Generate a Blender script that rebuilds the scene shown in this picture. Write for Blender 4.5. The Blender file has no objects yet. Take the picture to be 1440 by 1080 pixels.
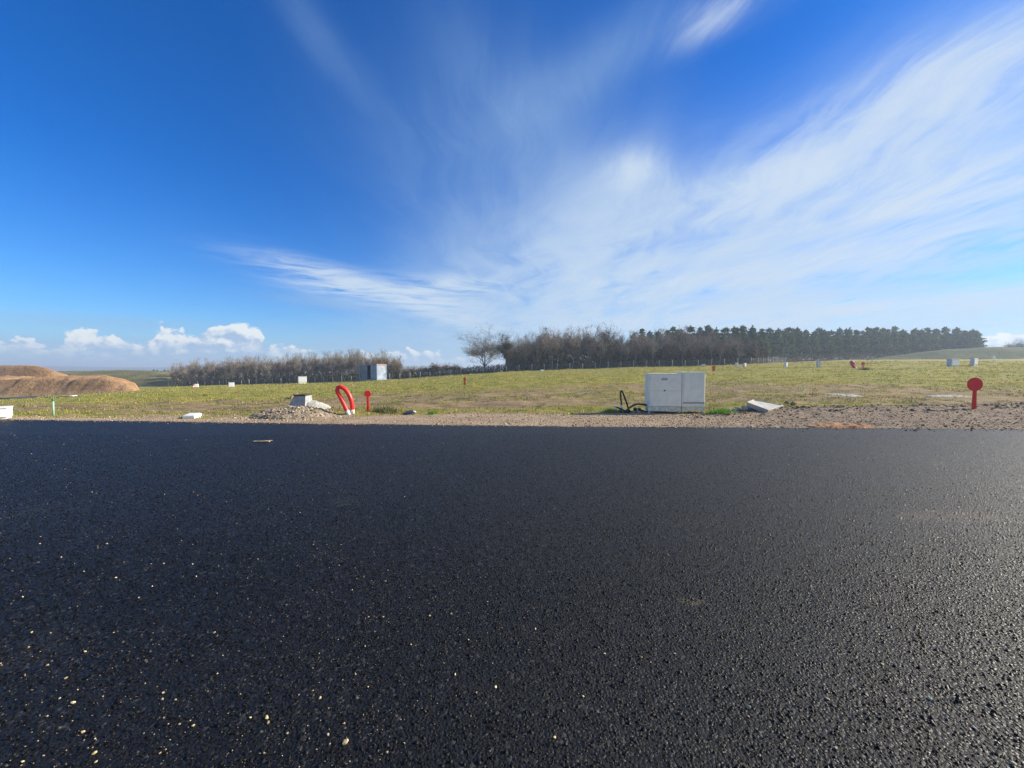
import bpy, bmesh, math, random
import numpy as np
from mathutils import Vector, Matrix

R = math.radians
rng = np.random.default_rng(7)
random.seed(7)
scene = bpy.context.scene
COL = scene.collection

# ------------------------------------------------------------------ camera
CAM_H = 1.40
FPX = 543.0                      # focal length in pixels of a 1440 px wide frame
PITCH = math.atan((540 - 519) / FPX)
cam = bpy.data.cameras.new("camera")
cam.sensor_width = 36.0
cam.lens = 36.0 * FPX / 1440.0
cam.clip_start = 0.05
cam.clip_end = 12000
cam_ob = bpy.data.objects.new("camera", cam)
COL.objects.link(cam_ob)
cam_ob.location = (0, 0, CAM_H)
cam_ob.rotation_euler = (R(90) - PITCH, 0, 0)
scene.camera = cam_ob


def ray(px, py):
    """direction of the sight line through a point of the photograph, scaled to 1 m forward"""
    u, v = (px - 720) / FPX, (540 - py) / FPX
    d = math.cos(PITCH) + v * math.sin(PITCH)
    return (u / d, 1.0, (v * math.cos(PITCH) - math.sin(PITCH)) / d)


def P(px, py, Y):
    r = ray(px, py)
    return (r[0] * Y, Y, CAM_H + r[2] * Y)


# ------------------------------------------------------------------ light
SUN_AZ, SUN_EL = R(79), R(26)     # to the right of the view and a little ahead
sun = bpy.data.lights.new("sun", 'SUN')
sun.energy = 5.0
sun.angle = R(0.53)
sun.color = (1.0, 0.91, 0.76)
sun_ob = bpy.data.objects.new("sun", sun)
COL.objects.link(sun_ob)
sd = Vector((math.sin(SUN_AZ) * math.cos(SUN_EL), math.cos(SUN_AZ) * math.cos(SUN_EL), math.sin(SUN_EL)))
sun_ob.rotation_euler = sd.to_track_quat('Z', 'Y').to_euler()
sun_ob.location = (60, 10, 40)

scene.view_settings.view_transform = 'Standard'
scene.view_settings.look = 'None'
scene.view_settings.exposure = 0.8
scene.view_settings.gamma = 1.0
scene.cycles.max_bounces = 6
scene.cycles.transparent_max_bounces = 8
scene.cycles.use_denoising = True
scene.cycles.denoiser = 'OPENIMAGEDENOISE'
scene.cycles.denoising_prefilter = 'NONE'
scene.cycles.denoising_input_passes = 'RGB_ALBEDO_NORMAL'


# ------------------------------------------------------------------ node helper
class NT:
    def __init__(self, tree):
        self.t = tree
        self.n = tree.nodes
        self.l = tree.links

    def new(self, kind, **kw):
        nd = self.n.new(kind)
        for k, v in kw.items():
            setattr(nd, k, v)
        return nd

    def put(self, sock, val):
        if isinstance(val, bpy.types.NodeSocket):
            self.l.new(val, sock)
        else:
            sock.default_value = val

    def m(self, op, a, b=None, c=None, clamp=False):
        nd = self.new('ShaderNodeMath', operation=op, use_clamp=clamp)
        for i, v in enumerate((a, b, c)):
            if v is not None:
                self.put(nd.inputs[i], v)
        return nd.outputs[0]

    def vm(self, op, a, b=None, c=None, out=0):
        nd = self.new('ShaderNodeVectorMath', operation=op)
        for i, v in enumerate((a, b, c)):
            if v is not None:
                self.put(nd.inputs[i], v)
        return nd.outputs[out]

    def xyz(self, x, y, z=0.0):
        nd = self.new('ShaderNodeCombineXYZ')
        for i, v in enumerate((x, y, z)):
            self.put(nd.inputs[i], v)
        return nd.outputs[0]

    def noise(self, vec, scale, detail=4.0, rough=0.55, dist=0.0, dims='3D'):
        nd = self.new('ShaderNodeTexNoise', noise_dimensions=dims)
        if vec is not None:
            self.put(nd.inputs['Vector'], vec)
        nd.inputs['Scale'].default_value = scale
        nd.inputs['Detail'].default_value = detail
        nd.inputs['Roughness'].default_value = rough
        nd.inputs['Distortion'].default_value = dist
        return nd.outputs[0]

    def ss(self, val, lo, hi, a=0.0, b=1.0):
        nd = self.new('ShaderNodeMapRange', interpolation_type='SMOOTHSTEP')
        self.put(nd.inputs[0], val)
        for i, v in zip((1, 2, 3, 4), (lo, hi, a, b)):
            self.put(nd.inputs[i], v)
        return nd.outputs[0]

    def mix(self, f, a, b):
        nd = self.new('ShaderNodeMix', data_type='RGBA')
        self.put(nd.inputs[0], f)
        for s, v in ((nd.inputs[6], a), (nd.inputs[7], b)):
            if isinstance(v, bpy.types.NodeSocket):
                self.l.new(v, s)
            else:
                s.default_value = (v[0], v[1], v[2], 1.0)
        return nd.outputs[2]


# ------------------------------------------------------------------ sky
world = bpy.data.worlds.new("World")
scene.world = world
world.use_nodes = True
w = NT(world.node_tree)
w.n.clear()


def sky_ae(px, py):
    x, y, z = ray(px, py)
    return np.array([math.atan2(x, y), math.atan2(z, math.hypot(x, y))])


def build_sky():
    sky = w.new('ShaderNodeTexSky', sky_type='NISHITA')
    sky.sun_disc = False
    sky.sun_elevation = SUN_EL
    sky.sun_rotation = SUN_AZ
    sky.altitude = 60
    sky.air_density = 1.0
    sky.dust_density = 0.35
    sky.ozone_density = 3.2
    dirv = w.new('ShaderNodeTexCoord').outputs['Generated']
    sep = w.new('ShaderNodeSeparateXYZ')
    w.put(sep.inputs[0], dirv)
    x, y, z = sep.outputs
    az = w.m('ARCTAN2', x, y)
    el = w.m('ARCSINE', z)
    ae = w.xyz(az, el)

    # plane of the high cloud, for streaks that converge on the horizon as real cirrus does
    zz = w.m('ADD', w.m('MAXIMUM', z, 0.0), 0.07)
    pl = w.xyz(w.m('DIVIDE', x, zz), w.m('DIVIDE', y, zz))
    warp = w.noise(pl, 0.7, 3.0)
    pw = w.vm('ADD', pl, w.xyz(w.m('MULTIPLY', w.m('SUBTRACT', warp, 0.5), 0.9), w.m('MULTIPLY', w.m('SUBTRACT', warp, 0.5), -0.6)))

    def streaks(angle, across, along, seed, detail=6.0, rough=0.6):
        c, s = math.cos(angle), math.sin(angle)
        a = w.vm('DOT_PRODUCT', pw, (c * across, -s * across, 0), out=1)
        b = w.vm('DOT_PRODUCT', pw, (s * along, c * along, 0), out=1)
        return w.noise(w.xyz(a, b, seed), 1.0, detail, rough, 0.25)

    fine_r = streaks(R(4), 8.0, 1.5, 3.1, 8.0, 0.66)
    fine_l = streaks(R(62), 7.0, 1.4, 8.2, 8.0, 0.66)
    broad = streaks(R(10), 1.7, 0.5, 5.7, 4.0, 0.5)
    puff = w.noise(pw, 2.4, 6.0, 0.62)
    mott = streaks(R(-28), 2.6, 1.3, 12.4, 7.0, 0.62)

    def blob(p0, p1, width):
        """soft elongated patch of sky between two bearings"""
        p0, p1 = np.array(p0, float), np.array(p1, float)
        mid = (p0 + p1) / 2
        d = (p1 - p0) / np.linalg.norm(p1 - p0)
        q = mid + np.array([-d[1], d[0]]) * width
        c = sky_ae(*mid)
        e1 = (sky_ae(*p1) - sky_ae(*p0)) / 2
        e2 = sky_ae(*q) - c
        M = np.linalg.inv(np.array([e1, e2]).T)
        rel = w.vm('SUBTRACT', ae, (c[0], c[1], 0))
        s = w.vm('DOT_PRODUCT', rel, (M[0, 0], M[0, 1], 0), out=1)
        t = w.vm('DOT_PRODUCT', rel, (M[1, 0], M[1, 1], 0), out=1)
        qq = w.m('MULTIPLY_ADD', s, s, w.m('MULTIPLY', t, t))
        return w.m('EXPONENT', w.m('MULTIPLY', qq, -1.0))

    def total(items):
        acc = None
        for p0, p1, wd, st in items:
            g = w.m('MULTIPLY', blob(p0, p1, wd), st)
            acc = g if acc is None else w.m('ADD', acc, g)
        return acc

    fan = total(FAN)
    veil = total(VEIL)
    feather = total(FEATHER)

    tex_r = w.m('ADD', w.m('MULTIPLY', w.ss(fine_r, 0.36, 0.68), 1.0), w.m('MULTIPLY', w.ss(broad, 0.34, 0.66), 0.35))
    tex_r = w.m('ADD', tex_r, w.m('MULTIPLY', w.ss(mott, 0.42, 0.66), 0.5))
    tex_l = w.m('ADD', w.m('MULTIPLY', w.ss(fine_l, 0.34, 0.70), 1.0), w.m('MULTIPLY', w.ss(puff, 0.42, 0.68), 0.35))
    tex_v = w.m('MULTIPLY_ADD', broad, 0.7, w.m('MULTIPLY_ADD', puff, 0.5, w.m('MULTIPLY', w.ss(fine_r, 0.34, 0.70), 0.45)))

    a_fan = w.m('MULTIPLY', fan, w.m('ADD', tex_r, 0.02))
    a_fea = w.m('MULTIPLY', feather, tex_l)
    a_vei = w.m('MULTIPLY', veil, tex_v)
    # soft saturation keeps thick parts from going flat white
    dens = w.m('ADD', a_fan, a_fea)
    alpha = w.m('MULTIPLY', w.m('SUBTRACT', 1.0, w.m('EXPONENT', w.m('MULTIPLY', dens, -1.25))), 0.93)
    alpha_v = w.m('SUBTRACT', 1.0, w.m('EXPONENT', w.m('MULTIPLY', a_vei, -1.0)))

    hsv = w.new('ShaderNodeHueSaturation')
    hsv.inputs['Saturation'].default_value = SKY_SAT
    hsv.inputs['Value'].default_value = SKY_VAL
    w.put(hsv.inputs['Color'], sky.outputs[0])
    blue = w.vm("MULTIPLY", hsv.outputs[0], SKY_TINT)

    milk = w.m('SUBTRACT', 1.0, w.m('EXPONENT', w.m('MULTIPLY', w.m('MULTIPLY', total(MILK), w.m('MULTIPLY_ADD', w.ss(broad, 0.36, 0.66), 0.8, w.m('MULTIPLY_ADD', w.ss(mott, 0.34, 0.68), 0.65, 0.24))), -1.0)))
    c = w.mix(alpha_v, blue, (2.9, 4.7, 7.4))
    c = w.mix(milk, c, (5.4, 6.9, 8.7))
    c = w.mix(alpha, c, (6.6, 7.7, 8.9))

    # haze and low cloud along the horizon
    hz = w.m('EXPONENT', w.m('MULTIPLY', w.m('MAXIMUM', el, 0.0), -1.0 / 0.045))
    c = w.mix(w.m('MULTIPLY', hz, 0.78), c, (3.9, 5.3, 7.4))

    hz2 = w.m('EXPONENT', w.m('MULTIPLY', w.m('MAXIMUM', el, 0.0), -1.0 / 0.13))
    c = w.mix(w.m('MULTIPLY', hz2, 0.34), c, (4.3, 6.2, 8.9))

    # heaped clouds far off: height of their tops follows the bearing
    cu = w.xyz(w.m('MULTIPLY', az, 1.0), w.m('MULTIPLY', el, 1.25), 0.0)
    n1 = w.noise(cu, 17.0, 7.0, 0.60, 0.1)
    n2 = w.noise(w.vm('ADD', cu, (0.010, 0.009, 0.0)), 17.0, 7.0, 0.60, 0.1)
    top = w.new('ShaderNodeFloatCurve')
    cm = top.mapping
    cv = cm.curves[0]
    pts = [(px, py) for px, py in CUMULUS_TOP]
    def ax(px):
        return min(1.0, max(0.0, sky_ae(px, 500)[0] / 2.0 + 0.5))
    vals = [(ax(px), max(0.0, sky_ae(px, py)[1]) * 5.0) for px, py in pts]
    cv.points[0].location = (0.0, 0.05)
    cv.points[1].location = (1.0, 0.12)
    for a_, b_ in vals:
        cv.points.new(a_, b_)
    cm.update()
    w.put(top.inputs['Value'], w.m('MULTIPLY_ADD', az, 0.5, 0.5))
    toph = w.m('MULTIPLY', top.outputs[0], 0.2)
    gap = w.m('SUBTRACT', toph, el)
    body = w.m('MULTIPLY_ADD', w.m('SUBTRACT', n1, 0.5), 0.16, gap)
    ca = w.ss(body, 0.002, 0.012)
    lit = w.m('MULTIPLY_ADD', w.m('SUBTRACT', n1, n2), 4.5, 0.50)
    lit = w.m('ADD', lit, w.m('MULTIPLY', w.m('SUBTRACT', el, w.m('MULTIPLY', toph, 0.62)), 12.0))
    lit = w.ss(lit, 0.1, 1.0)
    ccol = w.mix(lit, (4.0, 5.6, 7.9), (8.6, 9.2, 9.5))
    foot = w.ss(el, 0.006, 0.055)
    c = w.mix(w.m('MULTIPLY', ca, w.m('MULTIPLY_ADD', foot, 0.85, 0.15)), c, ccol)

    bg = w.new('ShaderNodeBackground')
    w.put(bg.inputs[0], c)
    bg.inputs[1].default_value = 0.0575
    out = w.new('ShaderNodeOutputWorld')
    w.l.new(bg.outputs[0], out.inputs[0])


SKY_SAT, SKY_VAL, SKY_TINT = 1.45, 1.0, (0.62, 1.22, 1.76)
FAN = [((830, 335), (1500, 120), 38, 0.9), ((960, 330), (1560, 210), 34, 0.85), ((1000, 395), (1500, 310), 36, 0.9),
       ((860, 250), (930, 232), 26, 0.7), ((760, 400), (1060, 400), 46, 0.5), ((1040, 446), (1500, 412), 16, 1.0),
       ((1100, 200), (1500, 20), 36, 0.7), ((700, 462), (1300, 455), 18, 0.8), ((950, 50), (1090, -20), 26, 0.8),
       ((1180, 318), (1500, 232), 18, 1.0), ((1260, 90), (1500, 60), 40, 0.35)]
MILK = [((740, 430), (1300, 360), 95, 1.0), ((860, 320), (1520, 150), 85, 1.0), ((620, 455), (1100, 445), 60, 1.5), ((690, 400), (1000, 330), 80, 1.2), ((1000, 462), (1540, 455), 32, 1.3),
        ((820, 280), (1000, 270), 55, 0.5), ((1150, 170), (1540, 0), 70, 0.5)]
VEIL = [((540, 210), (900, 260), 120, 0.5), ((700, 190), (960, 10), 40, 0.55), ((600, 330), (760, 440), 70, 0.6),
        ((370, -60), (520, 150), 24, 0.30), ((380, 416), (540, 436), 8, 0.75), ((470, 476), (720, 455), 26, 0.9),
        ((-100, 444), (420, 464), 10, 0.6), ((-160, 486), (430, 492), 20, 1.2), ((400, 492), (720, 490), 16, 0.8), ((640, 60), (820, 300), 45, 0.30)]
FEATHER = [((385, 374), (560, 418), 16, 1.8), ((490, 405), (690, 412), 15, 1.7), ((470, 400), (660, 440), 12, 1.4),
           ((580, 430), (690, 465), 13, 0.9), ((620, 395), (690, 400), 10, 0.7)]
CUMULUS_TOP = [(-120, 478), (0, 472), (35, 472), (75, 490), (105, 464), (150, 459), (192, 476), (208, 482), (228, 462), (270, 463),
               (300, 456), (355, 456), (375, 478), (410, 486), (440, 495), (500, 497), (600, 493), (640, 498),
               (760, 500), (1000, 505), (1300, 500), (1360, 470), (1400, 458), (1440, 450), (1600, 440)]
build_sky()


# ------------------------------------------------------------------ mesh helpers
def tag(o, label=None, cat=None, group=None, kind=None):
    for k, v in (("label", label), ("category", cat), ("group", group), ("kind", kind)):
        if v:
            o[k] = v
    return o


def thing(name, loc, label, cat, group=None, rz=0.0):
    o = bpy.data.objects.new(name, None)
    o.empty_display_size = 0.3
    COL.objects.link(o)
    o.location = loc
    o.rotation_euler = (0, 0, rz)
    return tag(o, label, cat, group)


def rot(rx=0, ry=0, rz=0):
    from mathutils import Euler
    return np.array(Euler((rx, ry, rz)).to_matrix())


class MB:
    """collects shapes and links them as one mesh object"""

    def __init__(self):
        self.v, self.f, self.n = [], [], 0
        self.c = []

    def add(self, verts, faces, col=None):
        verts = np.asarray(verts, float).reshape(-1, 3)
        self.v.append(verts)
        self.f += [tuple(i + self.n for i in f) for f in faces]
        self.n += len(verts)
        return self

    def box(self, c, s, r=None, bevel=0.0, taper=1.0):
        """box of size s centred at c; bevel cuts every edge"""
        bm = bmesh.new()
        bmesh.ops.create_cube(bm, size=1.0)
        for v in bm.verts:
            k = taper if v.co.z > 0 else 1.0
            v.co = Vector((v.co.x * s[0] * k, v.co.y * s[1] * k, v.co.z * s[2]))
        if bevel:
            bmesh.ops.bevel(bm, geom=list(bm.edges), offset=bevel, segments=2, profile=0.5, affect='EDGES')
        bm.verts.index_update()
        vs = np.array([v.co[:] for v in bm.verts])
        fs = [[v.index for v in f.verts] for f in bm.faces]
        bm.free()
        if r is not None:
            vs = vs @ np.asarray(r).T
        return self.add(vs + np.asarray(c, float), fs)

    def tube(self, pts, rad, seg=8, caps=True, closed=False):
        pts = [Vector(p) for p in pts]
        n = len(pts)
        rad = [rad] * n if np.isscalar(rad) else list(rad)
        vs, up = [], Vector((0.31, 0.77, 0.55))
        for i, p in enumerate(pts):
            a = pts[max(i - 1, 0)]
            b = pts[min(i + 1, n - 1)]
            t = (b - a).normalized()
            s = t.cross(up)
            if s.length < 1e-3:
                s = t.cross(Vector((1, 0, 0)))
            s.normalize()
            q = s.cross(t).normalized()
            up = q if i else up
            for k in range(seg):
                an = 2 * math.pi * k / seg
                vs.append(p + (s * math.cos(an) + q * math.sin(an)) * rad[i])
            up = q
        fs = []
        for i in range(n - 1):
            for k in range(seg):
                k2 = (k + 1) % seg
                fs.append((i * seg + k, i * seg + k2, (i + 1) * seg + k2, (i + 1) * seg + k))
        if caps:
            fs.append(tuple(range(seg))[::-1])
            fs.append(tuple((n - 1) * seg + k for k in range(seg)))
        return self.add([v[:] for v in vs], fs)

    def lathe(self, prof, seg=24, c=(0, 0, 0), r=None):
        vs, fs = [], []
        for rr, z in prof:
            for k in range(seg):
                a = 2 * math.pi * k / seg
                vs.append((rr * math.cos(a), rr * math.sin(a), z))
        m = len(prof)
        for i in range(m - 1):
            for k in range(seg):
                k2 = (k + 1) % seg
                fs.append((i * seg + k, i * seg + k2, (i + 1) * seg + k2, (i + 1) * seg + k))
        fs.append(tuple(range(seg))[::-1])
        fs.append(tuple((m - 1) * seg + k for k in range(seg)))
        vs = np.array(vs)
        if r is not None:
            vs = vs @ np.asarray(r).T
        return self.add(vs + np.asarray(c, float), fs)

    def rock(self, c, s, seed=0, sub=1, rough=0.25, flat=1.0):
        """one angular stone"""
        vs, fs = ICO[sub]
        rg = np.random.default_rng(seed)
        k = 1 + rough * rg.uniform(-1, 1, len(vs))
        v = vs * k[:, None] * np.array(s) * np.array((1, 1, flat))
        v = v @ rot(rg.uniform(-.4, .4), rg.uniform(-.4, .4), rg.uniform(0, 6.28)).T
        return self.add(v + np.asarray(c, float), fs)

    def build(self, name, mat, parent=None, smooth=False, loc=None):
        me = bpy.data.meshes.new(name)
        v = np.concatenate(self.v)
        me.from_pydata(v.tolist(), [], self.f)
        me.materials.append(mat)
        if smooth:
            me.polygons.foreach_set('use_smooth', np.ones(len(me.polygons), bool))
        me.update()
        o = bpy.data.objects.new(name, me)
        COL.objects.link(o)
        if loc is not None:
            o.location = loc
        if parent:
            o.parent = parent
        return o


def _ico(sub):
    bm = bmesh.new()
    bmesh.ops.create_icosphere(bm, subdivisions=sub, radius=1.0)
    bm.verts.index_update()
    r = (np.array([v.co[:] for v in bm.verts]), [[v.index for v in f.verts] for f in bm.faces])
    bm.free()
    return r


ICO = {1: _ico(1), 2: _ico(2), 3: _ico(3)}


def raw_mesh(name, verts, faces, mat, smooth=False, col=None, attr=None):
    """large triangle or quad mesh straight from arrays; col = colour per vertex, attr = {name: value per vertex}"""
    verts = np.ascontiguousarray(verts, np.float32)
    faces = np.ascontiguousarray(faces, np.int32)
    k = faces.shape[1]
    me = bpy.data.meshes.new(name)
    me.vertices.add(len(verts))
    me.vertices.foreach_set('co', verts.ravel())
    me.loops.add(faces.size)
    me.loops.foreach_set('vertex_index', faces.ravel())
    me.polygons.add(len(faces))
    me.polygons.foreach_set('loop_start', np.arange(0, faces.size, k, dtype=np.int32))
    me.polygons.foreach_set('loop_total', np.full(len(faces), k, np.int32))
    if smooth:
        me.polygons.foreach_set('use_smooth', np.ones(len(faces), bool))
    me.update(calc_edges=True)
    if col is not None:
        a = me.color_attributes.new('tone', 'FLOAT_COLOR', 'POINT')
        a.data.foreach_set('color', np.c_[col, np.ones(len(col))].astype(np.float32).ravel())
    for nm, val in (attr or {}).items():
        a = me.attributes.new(nm, 'FLOAT', 'POINT')
        a.data.foreach_set('value', np.asarray(val, np.float32))
    me.materials.append(mat)
    o = bpy.data.objects.new(name, me)
    COL.objects.link(o)
    return o


def vnoise(x, y, seed=0):
    """smooth value noise, 0..1"""
    x = np.asarray(x, float)
    y = np.asarray(y, float)
    xi, yi = np.floor(x), np.floor(y)
    fx, fy = x - xi, y - yi
    fx, fy = fx * fx * (3 - 2 * fx), fy * fy * (3 - 2 * fy)

    def h(i, j):
        s = np.sin(i * 127.1 + j * 311.7 + seed * 74.7) * 43758.5453
        return s - np.floor(s)
    a = h(xi, yi) * (1 - fx) + h(xi + 1, yi) * fx
    b = h(xi, yi + 1) * (1 - fx) + h(xi + 1, yi + 1) * fx
    return a * (1 - fy) + b * fy


def fbm(x, y, seed=0, octs=4):
    t, amp, s = 0.0, 0.5, 0.0
    for i in range(octs):
        t = t + amp * vnoise(x * 2 ** i, y * 2 ** i, seed + i * 13)
        s += amp
        amp *= 0.5
    return t / s


def sstep(x, a, b):
    t = np.clip((np.asarray(x, float) - a) / (b - a), 0, 1)
    return t * t * (3 - 2 * t)


# ------------------------------------------------------------------ materials
def mat(name, color, rough=0.6, metal=0.0, bump=None, vary=None, spec=0.5, coords='Object'):
    """painted or plain surface: colour with blotches (vary = scale, amount) and fine relief (bump = scale, distance)"""
    m = bpy.data.materials.new(name)
    m.use_nodes = True
    t = NT(m.node_tree)
    b = t.n['Principled BSDF']
    b.inputs['Roughness'].default_value = rough
    b.inputs['Metallic'].default_value = metal
    b.inputs['Specular IOR Level'].default_value = spec
    tc = t.new('ShaderNodeTexCoord').outputs[coords]
    col = None
    if vary:
        n = t.noise(tc, vary[0], 5.0, 0.65)
        lo = tuple(c * (1 - vary[1]) for c in color)
        hi = tuple(min(1, c * (1 + vary[1])) for c in color)
        col = t.mix(t.ss(n, 0.32, 0.68), lo, hi)
        t.l.new(col, b.inputs['Base Color'])
        t.l.new(t.ss(n, 0.3, 0.7, rough - 0.08, min(1, rough + 0.1)), b.inputs['Roughness'])
    else:
        b.inputs['Base Color'].default_value = (*color, 1)
    if bump:
        bp = t.new('ShaderNodeBump')
        bp.inputs['Strength'].default_value = 0.8
        bp.inputs['Distance'].default_value = bump[1]
        t.l.new(t.noise(tc, bump[0], 4.0, 0.6), bp.inputs['Height'])
        t.l.new(bp.outputs[0], b.inputs['Normal'])
    return m


def tone_mat(name, rough=0.9, spec=0.2, scale=40.0, amount=0.25, trans=0.0):
    """colour from the object's own per-vertex tone, with fine mottling"""
    m = bpy.data.materials.new(name)
    m.use_nodes = True
    t = NT(m.node_tree)
    b = t.n['Principled BSDF']
    b.inputs['Roughness'].default_value = rough
    b.inputs['Specular IOR Level'].default_value = spec
    a = t.new('ShaderNodeAttribute', attribute_name='tone')
    n = t.noise(t.new('ShaderNodeTexCoord').outputs['Object'], scale, 3.0)
    k = t.ss(n, 0.3, 0.7, 1 - amount, 1 + amount)
    c = t.vm('SCALE', a.outputs['Color'])
    nd = c.node
    t.put(nd.inputs['Scale'], k)
    t.l.new(c, b.inputs['Base Color'])
    if trans:
        out = t.n['Material Output']
        tr = t.new('ShaderNodeBsdfTranslucent')
        t.l.new(c, tr.inputs[0])
        mx = t.new('ShaderNodeMixShader')
        mx.inputs[0].default_value = trans
        t.l.new(b.outputs[0], mx.inputs[1])
        t.l.new(tr.outputs[0], mx.inputs[2])
        t.l.new(mx.outputs[0], out.inputs[0])
    return m


def asphalt_mat():
    m = bpy.data.materials.new("asphalt")
    m.use_nodes = True
    t = NT(m.node_tree)
    b = t.n['Principled BSDF']
    tc = t.new('ShaderNodeTexCoord').outputs['Object']
    sep = t.new('ShaderNodeSeparateXYZ')
    t.put(sep.inputs[0], tc)
    wob = t.vm('ADD', tc, t.vm('SCALE', t.new('ShaderNodeTexNoise').outputs[1]))
    nz = wob.node.inputs[1].links[0].from_node
    nz.inputs['Scale'].default_value = 0.006
    tn = nz.inputs[0].links[0].from_node
    t.l.new(tc, tn.inputs['Vector'])
    tn.inputs['Scale'].default_value = 140.0

    def vor(scale, feature='F1'):
        v = t.new('ShaderNodeTexVoronoi', voronoi_dimensions='2D', feature=feature)
        t.l.new(wob, v.inputs['Vector'])
        v.inputs['Scale'].default_value = scale
        return v
    v1 = vor(72.0)
    v2 = vor(165.0)
    big = t.noise(tc, 0.55, 5.0, 0.6)
    mid = t.noise(tc, 6.0, 4.0, 0.6)
    # chippings: rounded stones at random heights with binder between them
    sh = t.new('ShaderNodeSeparateColor')
    t.l.new(v1.outputs['Color'], sh.inputs[0])
    sh2 = t.new('ShaderNodeSeparateColor')
    t.l.new(v2.outputs['Color'], sh2.inputs[0])
    dome = t.m('SUBTRACT', 1.0, t.m('POWER', t.m('MULTIPLY', v1.outputs['Distance'], 1.35), 2.0))
    h1 = t.m('MULTIPLY', dome, t.m('MULTIPLY_ADD', sh.outputs[0], 0.9, 0.35))
    dome2 = t.m('SUBTRACT', 1.0, t.m('POWER', t.m('MULTIPLY', v2.outputs['Distance'], 1.3), 2.0))
    h2 = t.m('MULTIPLY', dome2, t.m('MULTIPLY', sh2.outputs[0], 0.4))
    hh = t.m('ADD', t.m('MAXIMUM', h1, t.m('MULTIPLY', h2, 1.3)), t.m('MULTIPLY', mid, 0.9))
    bp = t.new('ShaderNodeBump')
    bp.inputs['Strength'].default_value = 1.0
    bp.inputs['Distance'].default_value = 0.0036
    t.l.new(hh, bp.inputs['Height'])
    t.l.new(bp.outputs[0], b.inputs['Normal'])
    # binder film worn off a few stones; pale dust lies in places
    bare = t.ss(sh.outputs[1], 0.90, 1.0)
    c = t.mix(t.ss(big, 0.35, 0.65), (0.0032, 0.0034, 0.0040), (0.0060, 0.0060, 0.0062))
    c = t.mix(t.ss(sh2.outputs[2], 0.55, 1.0), c, (0.015, 0.0148, 0.0145))
    c = t.mix(t.m('MULTIPLY', bare, 0.55), c, (0.070, 0.066, 0.060))
    dust = t.m('MULTIPLY', t.ss(t.noise(tc, 0.9, 6.0, 0.7), 0.56, 0.74), t.ss(t.noise(tc, 45.0, 3.0, 0.7), 0.44, 0.6))
    c = t.mix(t.m('MULTIPLY', dust, 0.22), c, (0.16, 0.135, 0.10))

    def stain(x, y, rx, ry, amount, colour, base):
        dx = t.m('DIVIDE', t.m('SUBTRACT', sep.outputs[0], x), rx)
        dy = t.m('DIVIDE', t.m('SUBTRACT', sep.outputs[1], y), ry)
        q = t.m('ADD', t.m('MULTIPLY', dx, dx), t.m('MULTIPLY', dy, dy))
        g = t.m('ADD', t.m('EXPONENT', t.m('MULTIPLY', q, -1.0)), t.m('MULTIPLY_ADD', t.noise(tc, 9.0, 6.0, 0.75), 1.1, -0.62))
        return t.mix(t.m('MULTIPLY', t.ss(g, 0.25, 0.75), amount), base, colour)
    c = stain(4.15, 3.62, 0.62, 0.17, 0.8, (0.050, 0.034, 0.024), c)     # dried mud
    c = stain(1.09, 2.27, 0.10, 0.045, 0.22, (0.20, 0.16, 0.08), c)         # crumbled clod
    t.l.new(c, b.inputs['Base Color'])
    t.l.new(t.ss(sh.outputs[2], 0.0, 1.0, 0.46, 0.68), b.inputs['Roughness'])
    b.inputs['Specular IOR Level'].default_value = 0.27
    return m


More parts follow.
